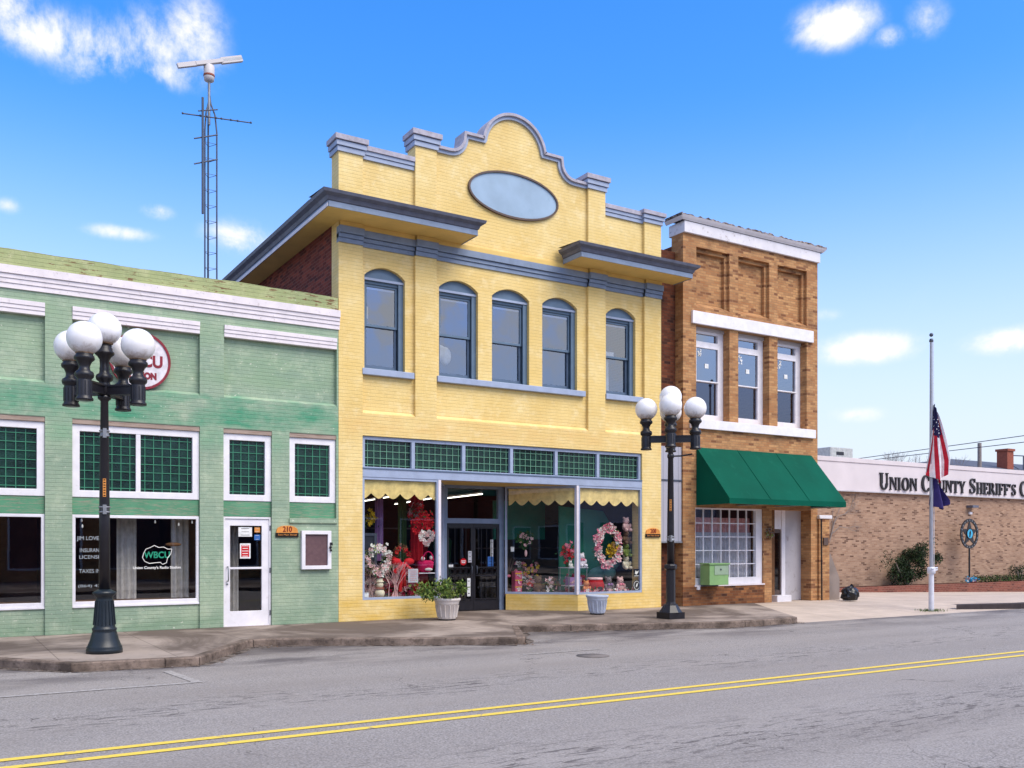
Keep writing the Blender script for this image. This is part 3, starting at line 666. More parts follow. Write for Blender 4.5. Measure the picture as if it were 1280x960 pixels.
for a, b in WIN:                                    # brick over the arched heads
    P = arc_pts(a, b)
    for (x0, z0), (x1, z1) in zip(P, P[1:]):
        mb.quad((x0,RC,z0),(x1,RC,z1),(x1,RC,ZT),(x0,RC,ZT)); mb.quad((x0,.4,z0),(x0,RC,z0),(x1,RC,z1),(x1,.4,z1)) if False else mb.quad((x0,RC,z0),(x0,.4,z0),(x1,.4,z1),(x1,RC,z1))
# curved mission gable between the two middle piers
GX = 11.535
half = [(2.1, 10.335), (1.70, 10.335)] + [(1.70 - .47*sin(radians(t)), 10.805 - .47*cos(radians(t))) for t in range(15, 91, 15)] + [(.775, 10.81)]
half += [(.745*cos(radians(t)), 10.79 + .72*sin(radians(t))) for t in range(6, 91, 7)]
gab = [(GX + x, z) for x, z in half] + [(GX - x, z) for x, z in reversed(half) if x > .02]
gab = [(min(13.64, max(9.48, x)), z) for x, z in gab]
gv = gab
mb.prism([(9.48, 9.8), (13.64, 9.8)] + gv, RC, .40)
mb.build('wall', 'yellow', yb)
def along(path, y0, y1, e0, e1):
    """a strip of coping that follows a path in the facade plane"""
    m = MB(); n = len(path); P = [Vector(p) for p in path]; Nn = []
    for i in range(n):
        t0 = (P[i] - P[max(i-1, 0)]); t1 = (P[min(i+1, n-1)] - P[i])
        t = ((t0.normalized() if t0.length else t1.normalized()) + (t1.normalized() if t1.length else t0.normalized())).normalized()
        nn = Vector((t.y, -t.x)); c = max(.6, abs(nn.dot(Vector((t1.y, -t1.x)).normalized()))) if t1.length else 1
        Nn.append(nn / c)
    vs = []
    for p, nn in zip(P, Nn):
        a, b = p + nn*e0, p + nn*e1; vs += [(a.x,y0,a.y),(b.x,y0,b.y),(b.x,y1,b.y),(a.x,y1,a.y)]
    for i in range(n-1):
        for k in range(4): m.add([vs[4*i+k], vs[4*i+(k+1) % 4], vs[4*i+4+(k+1) % 4], vs[4*i+4+k]], [(0,1,2,3)])
    m.add(vs[:4], [(3,2,1,0)]); m.add(vs[-4:], [(0,1,2,3)]); return m
path = gv                                           # right to left
along(path, RC-.05, .42, .0, .07).build('gable_coping', 'bluelight', yb)
along(path, RC-.10, .45, .072, .135).build('gable_coping', 'coping', yb)
def cope(x0, x1, z, y0, y1, h=.30):
    for i, (o, m) in enumerate(((.035, 'bluelight'), (.065, 'bluelight'), (.10, 'coping'))):
        b = MB().box(x0-o, x1+o, y0-o, y1+.05, z + i*h/3 + .002*i, z + (i+1)*h/3 - (.012 if i < 2 else 0)); b.build('coping', m, yb)
        if i < 2: MB().box(x0-o+.02, x1+o-.02, y0-o+.02, y1+.03, z+(i+1)*h/3-.014, z+(i+1)*h/3+.004).build('coping', 'bluedark', yb)
cope(*PIL[0], 9.83, 0, .40, .33); cope(*PIL[3], 9.83, 0, .40, .30)
cope(*PIL[1], 10.335, 0, .40, .34); cope(*PIL[2], 10.335, 0, .40, .34)
for a, b in ((7.745, 8.955), (14.165, 15.40)):
    MB().box(a, b, RC-.04, .43, 9.802, 9.885).build('coping', 'bluelight', yb); MB().box(a, b, RC-.06, .44, 9.895, 9.975).build('coping', 'bluelight', yb)
    MB().box(a, b, RC-.02, .42, 9.886, 9.894).build('coping', 'bluedark', yb); MB().box(a, b, RC-.09, .46, 9.98, 10.08).build('coping', 'coping', yb)
# slate blue entablature stepping round the piers
mb = MB()
seg = [(a, b, 0) for a, b in PIL] + [(a, b, RC) for a, b in BAY]
for a, b, y in seg:
    a -= .006 if a == 7.19 else 0; b += .006 if b == 15.96 else 0; e = 0
    mb.box(a-e*.0, b+e*.0, y-.035, y+.1, 7.935, 8.02); mb.box(a, b, y-.06, y+.1, 8.032, 8.11); mb.box(a, b, y-.10, y+.1, 8.122, 8.265)
    mb.box(a, b, y-.02, y+.1, 8.01, 8.13)
mb.build('entablature', 'blue', yb)
# pent roofs with boxed eaves
def pent(x0, x1, side=False):
    yf, zb = -.72, 8.37
    p = MB().box(x0, x1, yf, 0, zb, zb+.02)
    if side: p.box(x0, 7.19, 0, 12, zb, zb+.02)
    r = p.build('pent_roof', 'yellow_soffit', yb)
    f = MB().box(x0-.005, x1+.005, yf-.02, yf, zb-.01, zb+.10); f.box(x1+.0, x1+.02, yf, 0, zb-.01, zb+.10)
    if side: f.box(x0-.02, x0-.005, yf, 12, zb-.01, zb+.10)
    else: f.box(x0-.02, x0-.0, yf, 0, zb-.01, zb+.10)
    f.build('fascia', 'blue', r)
    o = .16; prof = [(0,.10),(.03,.12),(.06,.19),(o-.02,.24),(o,.30)]
    c = MB()
    for (u0, w0), (u1, w1) in zip(prof, prof[1:]):
        L0, L1 = x0-u0, x0-u1; R0, R1 = x1+u0, x1+u1; Y0, Y1 = yf-u0, yf-u1
        c.quad((L0,Y0,zb+w0),(R0,Y0,zb+w0),(R1,Y1,zb+w1),(L1,Y1,zb+w1)); c.quad((R0,Y0,zb+w0),(R0,0,zb+w0),(R1,0,zb+w1),(R1,Y1,zb+w1))
        yb_ = 12 if side else 0
        c.quad((L0,yb_,zb+w0),(L0,Y0,zb+w0),(L1,Y1,zb+w1),(L1,yb_,zb+w1))
    c.quad((x0-o,yf-o,zb+.30),(x1+o,yf-o,zb+.30),(x1+o,.0,zb+.36),(x0-o,.0,zb+.36))
    if side: c.quad((x0-o,0,zb+.305),(7.19,0,zb+.36),(7.19,12,zb+.36),(x0-o,12,zb+.305))
    c.build('crown_moulding', 'crown', r)
    if side: MB().box(x0-.03, x0-.02, yf, 12, zb-.012, zb+.06).build('eave_strip', 'whitetrim', r)
    return r
pent(6.70, 10.10, True); pent(12.90, 16.36)
MB().box(7.20, 15.95, .0, RC+.05, 8.267, 8.369).build('bed_mould', 'yellow_soffit', yb)
for a, b in PIL: MB().box(a+.02, b-.02, -.06, .0, 8.27, 8.368).build('bed_mould', 'yellow_soffit', yb)
# oval plaque
pl = MB().ellipse((11.54, 9.75), 1.20, .50, RC-.03, RC+.02).build('oval_plaque', 'plaque', yb)
MB().ring((11.54, 9.75), 1.19, .49, .045, RC-.06, RC+.01).build('rim', 'brown', pl)
# the arched sash windows
def sash(a, b, parent):
    w = frame_mb(a, b, ZS, 7.30, .075, RC+.13, RC+.26, .06).build('window', 'bluewin', parent)
    P = arc_pts(a, b); MB().prism([(a, 7.28)] + [(b, 7.28)] + [(x, z) for x, z in reversed(P)], RC+.10, RC+.2).build('arch_board', 'bluewin', w)
    MB().box(a+.002, b-.002, RC+.07, RC+.12, 7.285, 7.335).build('head_moulding', 'bluelight', w)
    MB().box(b-.115, b-.003, RC+.09, RC+.13, ZS, 7.28).build('jamb', 'bluewin', w); MB().box(a+.003, a+.06, RC+.11, RC+.13, ZS, 7.28).build('jamb', 'bluewin', w)
    zm = 6.33
    frame_mb(a+.076, b-.116, zm-.02, 7.22, .045, RC+.16, RC+.20, .05).build('sash', 'bluewin', w)
    frame_mb(a+.076, b-.116, ZS+.06, zm+.03, .05, RC+.20, RC+.24, .07).build('sash', 'bluedark', w)
    pane_mb(a+.12, b-.16, zm, 7.19, RC+.185).build('pane', 'glassup', w); pane_mb(a+.12, b-.16, ZS+.1, zm, RC+.225).build('pane', 'glassup', w)
    MB().box(a+.12, b-.16, RC+.19, RC+.205, 7.12, 7.16).build('blind', 'bluelight', w)
    return w
for a, b in WIN: sash(a, b, yb)
for a, b in ((7.72, 8.93), (9.5, 13.55), (14.18, 15.36)): MB().box(a, b, -.02, RC+.3, ZS-.135, ZS).build('sill', 'bluelight', yb, .01)
mb = MB()
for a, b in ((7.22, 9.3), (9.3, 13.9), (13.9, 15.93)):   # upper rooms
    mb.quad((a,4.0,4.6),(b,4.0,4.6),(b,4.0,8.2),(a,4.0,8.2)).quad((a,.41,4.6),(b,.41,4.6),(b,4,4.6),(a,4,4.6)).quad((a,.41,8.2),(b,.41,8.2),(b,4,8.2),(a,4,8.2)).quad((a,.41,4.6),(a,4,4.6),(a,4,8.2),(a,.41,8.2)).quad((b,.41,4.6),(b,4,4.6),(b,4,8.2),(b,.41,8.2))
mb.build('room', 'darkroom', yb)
solo(drape(9.66, 9.86, .55, 6.45, 6.95, 2, .04), 'white_fabric', 'whitef', 'white fabric bundle hanging in the upper sash of the second arched window', 'fabric')
mb = MB(); mb.ball((9.85,.6,6.0), .2, 14, 9, (1.1,.5,.95)); mb.ball((10.0,.6,5.95), .16, 12, 8, (1,.5,1.3)); solo(mb, 'white_bundle', 'whitef', 'round white bundle behind the lower sash of the second arched window', 'fabric')
solo(drape(14.40, 14.68, .55, 5.46, 6.32, 2, .04), 'curtain', 'whitef', 'white curtain strip behind the rightmost arched upper window', 'curtain')
paper(14.62, 6.44, .26, .14, .43, 'white card leaning in the rightmost arched upper window', lines=2, name='card')
paper(7.98, 6.65, .1, .26, .43, 'buff card behind the leftmost arched upper window', ('cream', 'cream'), 1, 'card')
# side wall, rear, roof
MB().box(7.186, 7.40, .40, 13, -.2, 8.37).build('side_wall', 'redbrick', yb)
MB().box(15.75, 15.955, .40, 13, -.2, 8.6).build('side_wall', 'redbrick', yb)
MB().box(7.2, 15.9, 12.8, 13, -.2, 8.37).build('back_wall', 'redbrick', yb)
MB().box(7.195, 15.75, .41, 13, 8.40, 8.5).build('roof', 'slate', yb)
# ---- shopfront
YA, YB = 7.725, 15.33
f = frame_mb(YA, YB, 3.245, 3.925, .075, .05, .16, .03).build('transom_window', 'bluelight', yb, .005)
cut = [YA+.075, 8.93, 10.19, 11.46, 12.72, 13.97, YB-.075]
for i in range(6):
    a, b = cut[i] + (.04 if i else 0), cut[i+1] - (.04 if i < 5 else 0)
    pane_mb(a, b, 3.275, 3.85, .13).build('pane', 'prism', f); grille_mb(a, b, 3.275, 3.85, .112, .148, .148, .012).build('grille', 'muntinpale', f)
    if i: MB().box(cut[i]-.04, cut[i]+.04, .045, .16, 3.275, 3.85).build('mullion', 'bluelight', f)
MB().box(YA, YB, .0, .10, 3.05, 3.243).build('beam', 'bluelight', yb, .008)
MB().box(YA-.0, YB, -.015, .0, 3.225, 3.25).build('beam_moulding', 'bluedark', yb)
def shop_pane(x0, x1, z0, z1, y, angle=0, pivot=None, m0=.04, m1=.04):
    fr = frame_mb(x0, x1, z0, z1, .045, y-.02, y+.06, .05)
    pn = pane_mb(x0+.04, x1-.04, z0+.04, z1-.04, y+.02)
    if angle: fr.rot(angle, pivot); pn.rot(angle, pivot)
    o = fr.build('display_window', 'bluelight', yb); pn.build('pane', 'glass', o); return o
LW = shop_pane(YA+.003, 9.53, .44, 3.047, .03)
RW = shop_pane(13.35, YB-.003, .40, 3.047, .03)
MB().box(9.52, 9.585, -.01, .09, .0, 3.047).build('corner_post', 'whitetrim', yb); MB().box(13.285, 13.345, -.01, .09, .40, 3.047).build('corner_post', 'whitetrim', yb)
aL = atan2(1.33, .80); LL = hypot(1.33, .80); aR = atan2(1.25, -1.29); LR = hypot(1.25, 1.29)
shop_pane(9.56, 9.56+LL, .44, 3.047, .03, aL, (9.56, .03))
RA = shop_pane(13.32-LR, 13.32, .40, 3.047, .03, aR - pi, (13.32, .03))
mb = MB().box(YA, 9.55, .0, .12, -.1, .437); mb.build('bulkhead', 'yellow', yb)
mb = MB().box(13.32, YB, .0, .12, -.1, .397); mb.build('bulkhead', 'yellow', yb)
mb = MB().box(9.56, 9.56+LL, .0, .1, -.1, .437).rot(aL, (9.56, .0)); mb.build('bulkhead', 'yellow', yb)
mb = MB().box(13.32-LR, 13.32, .0, .1, -.1, .397).rot(aR - pi, (13.32, .0)); mb.build('bulkhead', 'yellow', yb)
MB().box(9.55, 13.33, .14, 1.6, 3.052, 3.08).build('entry_ceiling', 'yellow_soffit', yb)
# double door set back in the entry
DY = 1.38; DL, DR = 10.46, 11.93
fr = MB().wall(10.30, 12.06, 0, 3.05, DY, DY+.1, [(DL, DR, -.1, 2.13), (DL+.02, DR-.03, 2.25, 2.98)]).build('door_frame', 'blue', yb)
pane_mb(DL+.02, DR-.03, 2.25, 2.98, DY+.05).build('transom_pane', 'glass', fr)
mid = (DL + DR)/2
for a, b, hx in ((DL+.005, mid-.003, mid-.07), (mid+.003, DR-.005, mid+.07)):
    d = MB().wall(a, b, .015, 2.12, DY+.02, DY+.06, [(a+.06, b-.06, .26, 2.04)]).build('door', 'black', yb)
    pane_mb(a+.06, b-.06, .26, 2.04, DY+.05).build('pane', 'glass', d)
    g = MB()
    for k in range(1, 4): x = a + .06 + (b-a-.12)*k/4; g.tube([(x, DY+.0, .26), (x, DY+.0, 2.04)], .009, 6)
    for z in (.86, 1.06, .29, 2.02): g.box(a+.05, b-.05, DY-.008, DY+.008, z-.012, z+.012)
    for k in range(4): cx = a + .06 + (b-a-.12)*(k+.5)/4; g.tube([(cx+.05*cos(t*pi/6), DY, .96+.07*sin(t*pi/6)) for t in range(13)], .006, 5, False)
    g.build('security_grille', 'black', d)
    MB().tube([(hx, DY-.0, .90), (hx, DY-.05, .92), (hx, DY-.05, 1.08), (hx, DY, 1.1)], .012, 6).build('handle', 'steeldk', d)
# inside of the shop
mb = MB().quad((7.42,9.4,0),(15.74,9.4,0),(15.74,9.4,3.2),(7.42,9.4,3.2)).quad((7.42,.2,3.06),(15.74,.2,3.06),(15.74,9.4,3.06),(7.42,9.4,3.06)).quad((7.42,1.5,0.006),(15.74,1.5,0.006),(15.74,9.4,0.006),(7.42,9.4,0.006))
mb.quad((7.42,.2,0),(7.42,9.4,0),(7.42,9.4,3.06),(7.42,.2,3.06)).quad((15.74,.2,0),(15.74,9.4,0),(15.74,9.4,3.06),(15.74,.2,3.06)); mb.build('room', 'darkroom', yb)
for a, b in (((10.8,7.2),(10.25,3.3)), ((12.5,8.8),(11.7,4.4)), ((12.1,4.6),(11.85,2.1))):
    f = MB().tube([(a[0],a[1],2.98),(b[0],b[1],2.98)], .045, 6).build('tube_light', 'roomwall', yb); MB().tube([(a[0],a[1],2.9),(b[0],b[1],2.9)], .015, 8).build('tube', 'tubeglow', f)
MB().slab([(YA+.02,.12),(9.6,.12),(10.3,1.3),(10.3,1.6),(YA+.02,1.6)], .36, .435).build('display_floor', 'wood', yb)
MB().slab([(13.36,.12),(YB-.02,.12),(YB-.02,2.0),(12.2,2.0),(12.2,1.26)], .32, .395).build('display_floor', 'palepink', yb)
for x0, x1, z, y in ((7.8, 10.2, 1.3, 2.6), (7.8, 10.2, 2.0, 2.6), (12.3, 15.2, 2.2, 2.6), (12.3, 15.2, 1.5, 3.2)): MB().box(x0, x1, y, y+.3, z, z+.03).build('shelf', 'roomwall', yb)
# ------------------------------------------------------------------ orange brick building
ob = thing('brick_building', (19.3, 0, 0), 'tan orange brick two-storey building with white lintels and three tall windows', 'building')
OP = [(17.17, 18.38), (18.71, 19.91), (20.24, 21.44)]
mb = MB()
mb.wall(16.71, 21.9, 2.6, 9.80, 0, .1, [(a, b, 7.92, 9.50) for a, b in OP] + [(a, b, 4.93, 7.45) for a, b in OP])
mb.wall(16.71, 21.9, 2.6, 9.80, .1, .2, [(a+.1, b-.1, 7.92, 9.40) for a, b in OP] + [(a, b, 4.93, 7.45) for a, b in OP])
mb.wall(16.71, 21.9, 2.6, 9.80, .2, .45, [(a, b, 4.93, 7.45) for a, b in OP])
mb.wall(16.71, 21.9, -.2, 2.6, 0, .45, [(17.14, 19.68, .53, 2.61), (20.01, 21.62, -.3, 2.61)])
for a, b in OP: mb.quad((a, -.001, 7.92), (b, -.001, 7.92), (b, .2, 8.06), (a, .2, 8.06))
mb.build('wall', 'tanbrick', ob)
MB().box(16.68, 19.70, -.02, .01, -.2, .50).build('plinth', 'tanbrick_dark', ob)
MB().box(16.72, 16.9, .45, 12, -.2, 9.55).build('side_wall', 'sidebrick', ob); MB().box(21.68, 21.88, .45, 12, -.2, 9.3).build('side_wall', 'tanbrick', ob)
MB().box(16.9, 21.68, .45, 12, 8.9, 9.0).build('roof', 'slate', ob); MB().box(16.72, 21.88, 11.8, 12, -.2, 9).build('back_wall', 'sidebrick', ob)
c = MB().box(16.70, 21.94, -.07, .55, 9.80, 10.10).build('cornice', 'capwhite', ob, .01)
c2 = MB(); prof = [(.09, 10.10), (.14, 10.16), (.17, 10.21)]
for (o0, z0), (o1, z1) in zip(prof, prof[1:]):
    c2.quad((16.70-o0,-.0-o0,z0),(21.94+o0,-o0,z0),(21.94+o1,-o1,z1),(16.70-o1,-o1,z1)); c2.quad((21.94+o0,-o0,z0),(21.94+o0,.55,z0),(21.94+o1,.55,z1),(21.94+o1,-o1,z1)); c2.quad((16.7-o0,.55,z0),(16.7-o0,-o0,z0),(16.7-o1,-o1,z1),(16.7-o1,.55,z1))
c2.build('cornice_moulding', 'capwhite', c)
mb = MB(); n = 60; rr = random.Random(3)
hs = [10.215 + rr.uniform(.0, .07) for _ in range(n+1)]
for i in range(n):
    a, b = 16.55 + 5.55*i/n, 16.55 + 5.55*(i+1)/n
    mb.add([(a,-.16,10.2),(b,-.16,10.2),(b,-.14,hs[i+1]),(a,-.14,hs[i]),(a,.5,10.2),(b,.5,10.2),(b,.48,hs[i+1]),(a,.48,hs[i])], [(0,1,2,3),(3,2,6,7),(5,4,7,6)])
mb.box(16.53, 16.56, -.16, .5, 10.19, 10.26).box(22.08, 22.11, -.16, .5, 10.19, 10.26)
mb.build('cap', 'crumble', ob)
MB().box(16.99, 21.66, -.07, .1, 7.452, 7.785).build('lintel', 'white', ob, .006)
MB().box(16.94, 21.72, -.10, .28, 4.685, 4.928).build('sill', 'white', ob, .006)
for i, (a, b) in enumerate(OP):
    w = MB().wall(a, b, 4.93, 7.45, .24, .34, [(a+.21, b-.20, 7.08, 7.29), (a+.21, b-.20, 5.12, 6.92)]).build('window', 'white', ob, .004)
    MB().box(a+.002, b-.002, .20, .24, 7.36, 7.448).build('head_board', 'doorgrey', w)
    for z0, z1 in ((7.08, 7.29),): pane_mb(a+.21, b-.20, z0, z1, .30).build('pane', 'glassor', w)
    frame_mb(a+.19, b-.18, 6.0, 6.94, .03, .225, .28).build('sash', 'white', w); frame_mb(a+.19, b-.18, 5.09, 6.02, .03, .26, .31).build('sash', 'white', w)
    pane_mb(a+.21, b-.20, 6.0, 6.92, .262).build('pane', 'glassor', w); pane_mb(a+.21, b-.20, 5.12, 6.0, .30).build('pane', 'glassdk', w)
    k = MB().box(a+.55, a+.68, .252, .256, 6.38, 6.50); k.build('sticker', 'paper', w)
    k = MB(); rr = random.Random(i)
    for _ in range(9): x, z = a+.24+rr.random()*.15, 6.62+rr.random()*.22; k.box(x, x+.05, .2535, .257, z, z+.035)
    k.build('label_scrap', 'paper', w)
mb = MB().quad((16.95,3,4.6),(21.7,3,4.6),(21.7,3,7.8),(16.95,3,7.8)).quad((16.95,.46,4.6),(21.7,.46,4.6),(21.7,3,4.6),(16.95,3,4.6)).quad((16.95,.46,7.8),(21.7,.46,7.8),(21.7,3,7.8),(16.95,3,7.8))
mb.quad((16.95,2.5,0),(21.7,2.5,0),(21.7,2.5,2.9),(16.95,2.5,2.9)).quad((16.95,.46,2.9),(21.7,.46,2.9),(21.7,2.5,2.9),(16.95,2.5,2.9)).quad((16.95,.5,0.01),(20,.5,0.01),(20,2.5,0.01),(16.95,2.5,0.01)).quad((20,.46,0),(20,2.5,0),(20,2.5,2.9),(20,.46,2.9)); mb.build('room', 'roomwall', ob)
w = MB().wall(17.143, 19.677, .535, 2.605, .05, .16, [(17.2, 19.44, .72, 2.56)]).build('shop_window', 'white', ob, .005)
pane_mb(17.2, 19.44, .72, 2.56, .12).build('pane', 'glass', w)
g = MB()
for k in range(1, 7): x = 17.2 + 2.24*k/7; g.box(x-.012, x+.012, .09, .13, .72, 2.56)
for k in range(1, 5): z = .72 + 1.84*k/5; g.box(17.2, 19.44, .088, .132, z-.012, z+.012)
g.build('muntin', 'white', w); MB().box(17.1, 19.7, -.04, .1, .50, .537).build('sill', 'whitetrim', w)
solo(drape(17.2, 19.5, .3, .7, 1.95, 22, .03), 'lace_curtain', 'lace', 'white lace curtain gathered behind the many-paned window under the awning', 'curtain')
solo(drape(17.2, 19.5, .34, 1.95, 2.35, 18, .03), 'valance', 'curtpink', 'faded pink valance above the lace curtain under the green awning', 'curtain')
# doorway under the awning
d = MB().box(20.78, 20.93, .34, .44, 0, 2.6).build('door_frame', 'white', ob); MB().box(20.02, 20.45, .3, .44, 0, 2.6).build('door_side', 'wood', d)
dr = MB().wall(20.45, 20.78, .0, 2.05, .38, .43, [(20.5, 20.75, .3, 1.95)]).build('door', 'brown', ob); pane_mb(20.5, 20.75, .3, 1.95, .41).build('pane', 'glass', dr)
MB().box(20.45, 20.78, .36, .43, 2.06, 2.6).build('transom_board', 'white', ob)
MB().box(20.93, 21.62, .37, .44, 0, 2.6).build('blank_panel', 'doorgrey', ob, .004)
MB().box(20.3, 20.88, .06, .36, -.02, .17).build('step', 'white', ob, .01)
sw_ = MB().box(21.903, 22.34, -.06, .35, -.2, 2.37).build('stub_wall', 'tanbrick', ob)
MB().box(21.87, 22.42, -.1, .4, 2.37, 2.47).build('cap', 'capwhite', sw_, .01)
MB().prism([(22.342,-.2),(22.80,-.2),(22.80,.62),(22.40,1.35),(22.342,1.35)], -.05, .9).build('buttress', 'concretewall', sw_)
MB().box(22.06, 22.26, -.1, -.06, 1.6, 1.82).build('meter_box', 'brown', sw_); MB().tube([(22.0,-.075,.0),(21.99,-.075,1.1),(21.98,-.075,2.36)], .018).build('conduit', 'black', sw_)
MB().wall(15.965, 16.70, 1.70, 4.17, .06, .08, []).build('tmp', 'gapmetal'); bpy.data.objects.remove(bpy.data.objects['tmp'])
gp = MB().box(15.965, 16.70, .05, .08, 1.70, 4.17)
g = thing('metal_panel', (16.33, .05, 1.7), 'grey ribbed metal sheet closing the gap between yellow and orange buildings', 'panel')
gp.build('sheet', 'gapmetal', g); MB().box(15.965, 16.70, .03, .05, 3.27, 3.31).build('batten', 'steeldk', g); MB().box(15.96, 16.705, .02, .1, 1.66, 1.70).build('rail', 'steel', g)
solo(MB().box(15.962, 16.70, .30, .5, -.1, 9.35), 'gap_wall', 'sidebrick', 'dark brick wall at the back of the narrow gap beside the orange building', 'wall')
# awning
aw = thing('awning', (19.4, -.6, 2.7), 'dark green canvas shop awning over the lace-curtained window', 'awning')
ax0, ax1, ay, at, ab, av = 17.17, 21.63, -1.22, 4.19, 2.80, 2.655
cv = MB(); n = 9
for i in range(n):
    a, b = ax0 + (ax1-ax0)*i/n, ax0 + (ax1-ax0)*(i+1)/n
    for j in range(6):
        t0, t1 = j/6, (j+1)/6; sg = lambda t: -.05*sin(pi*t)
        Pq = lambda x, t, k: (x, -.01 + (ay+.01)*t + sg(t)*(0 if k else .3), at + (ab-at)*t + sg(t)*(.0 if k else .0))
        cv.add([Pq(a,t1,i%3==0), Pq(b,t1,(i+1)%3==0), Pq(b,t0,(i+1)%3==0), Pq(a,t0,i%3==0)], [(0,1,2,3)], True)
cn = cv.build('canopy', 'awning', aw, weld=True); sm_ = MB()
for k in (1, 2): x = ax0 + (ax1-ax0)*k/3; sm_.tube([(x,-.015,at),(x,ay*.5-.005,(at+ab)/2+.012),(x,ay-.004,ab+.004)], .008, 5)
sm_.build('seam', 'awning', cn)
MB().quad((ax0,ay,av),(ax1,ay,av),(ax1,ay,ab),(ax0,ay,ab)).quad((ax0,0,av),(ax0,ay,av),(ax0,ay,ab),(ax0,0,ab)).quad((ax1,ay,av),(ax1,0,av),(ax1,0,ab),(ax1,ay,ab)).build('valance', 'awning', aw)
for x in (ax0, ax1): MB().add([(x,0,ab),(x,ay,ab),(x,-.01,at)], [(0,1,2)]).build('end_panel', 'awning', aw)
m = MB()
for k in range(4): x = ax0 + .02 + (ax1-ax0-.04)*k/3; m.tube([(x,0,at-.03),(x,ay+.03,ab-.02),(x,ay+.03,av+.02)], .015, 6).tube([(x,0,av+.03),(x,ay+.03,av+.03)], .015, 6)
m.tube([(ax0,ay+.03,av+.02),(ax1,ay+.03,av+.02)], .015, 6); m.build('frame', 'awning_dk', aw)

# ------------------------------------------------------------------ sheriff's office beyond the yard
sb = thing('office_building', (34, 5.5, 0), "low brown brick sheriff's office with a pale band of dark serif letters", 'building')
MB().box(22.6, 52, 5.5, 22, -1.0, 3.72).build('wall', 'sherbrick', sb)
MB().box(22.5, 52.1, 5.36, 22.1, 3.665, 4.78).build('fascia', 'fascia', sb)
MB().box(22.48, 52.1, 5.33, 22.1, 4.785, 4.96).build('parapet_cap', 'fascia', sb, .01)
MB().box(22.5, 52.1, 5.34, 5.36, 3.66, 3.70).build('trim', 'doorgrey', sb)
def sr(m, x0, x1, z0, z1): m.append([(x0,z0),(x1,z0),(x1,z1),(x0,z1)])
def arcband(m, cx, cz, ro, ri, a0, a1, n=18):
    for i in range(n):
        t0, t1 = radians(a0+(a1-a0)*i/n), radians(a0+(a1-a0)*(i+1)/n)
        m.append([(cx+ri[0]*cos(t0), cz+ri[1]*sin(t0)), (cx+ro[0]*cos(t0), cz+ro[1]*sin(t0)), (cx+ro[0]*cos(t1), cz+ro[1]*sin(t1)), (cx+ri[0]*cos(t1), cz+ri[1]*sin(t1))])
def strokes(m, pts, ws):
    P = [Vector(p) for p in pts]; n = len(P); e = []
    for i in range(n):
        t = (P[min(i+1,n-1)] - P[max(i-1,0)]).normalized(); k = Vector((-t.y, t.x)) * ws[i]/2; e.append((P[i]+k, P[i]-k))
    for i in range(n-1): m.append([tuple(e[i][1]), tuple(e[i+1][1]), tuple(e[i+1][0]), tuple(e[i][0])])
def glyph(ch):
    m = []; s, h = .07, .06
    def stem(x0, x1, b=True, t=True, z0=0, z1=1):
        sr(m, x0, x1, z0, z1)
        if b: sr(m, x0-s, x1+s, z0, z0+h)
        if t: sr(m, x0-s, x1+s, z1-h, z1)
    if ch == 'U': stem(.10,.28,False,True,.36,1); stem(.63,.70,False,True,.36,1); arcband(m,.40,.37,(.30,.39),(.165,.30),180,360); w = .82
    elif ch == 'N': stem(.08,.15); stem(.68,.75,False,True); m.append([(.05,1),(.75,.0),(.75,.02),(.28,1)]); m.append([(.55,.28),(.75,-.02),(.75,.25),(.62,.45)]); w = .85
    elif ch == 'I': stem(.10,.28); w = .38
    elif ch == 'O': arcband(m,.46,.5,(.42,.53),(.23,.46),0,360,32); w = .92
    elif ch == 'C': arcband(m,.46,.5,(.42,.53),(.23,.46),48,318,28); sr(m,.70,.755,.66,.98); sr(m,.70,.74,.04,.24); w = .84
    elif ch == 'T': stem(.30,.48,True,False); sr(m,.03,.75,.92,1); sr(m,.03,.08,.72,1); sr(m,.70,.75,.72,1); w = .78
    elif ch == 'Y': stem(.32,.50,True,False,0,.5); m.append([(.04,1),(.32,.45),(.50,.45),(.25,1)]); m.append([(.42,.48),(.49,.44),(.78,1),(.70,1)]); sr(m,-.01,.32,1-h,1); sr(m,.62,.85,1-h,1); w = .84
    elif ch == 'S':
        pts = [(.60,.80),(.50,.93),(.34,.96),(.18,.88),(.14,.74),(.22,.60),(.38,.51),(.54,.40),(.60,.26),(.52,.10),(.36,.04),(.20,.07),(.11,.22)]
        strokes(m, pts, [.05,.06,.07,.10,.13,.17,.19,.17,.13,.10,.07,.06,.05]); sr(m,.57,.62,.72,.99); sr(m,.09,.14,.02,.30); w = .72
    elif ch == 'H': stem(.09,.27); stem(.60,.78); sr(m,.27,.60,.47,.53); w = .88
    elif ch in 'EF':
        stem(.09,.27); sr(m,.27,.62,.93,1); sr(m,.57,.62,.74,1); sr(m,.27,.50,.48,.54); sr(m,.46,.50,.38,.64)
        if ch == 'E': sr(m,.27,.64,0,.07); sr(m,.59,.64,0,.27)
        w = .70
    elif ch == 'R': stem(.09,.27); sr(m,.27,.42,.93,1); sr(m,.27,.42,.46,.52); arcband(m,.42,.73,(.26,.27),(.09,.21),-90,90,14); m.append([(.34,.48),(.70,0),(.88,0),(.52,.50)]); sr(m,.66,.92,0,.05); w = .88
    elif ch == "'": m.append([(.06,.68),(.11,.68),(.20,1),(.05,1)]); w = .22
    else: w = .4
    return m, w
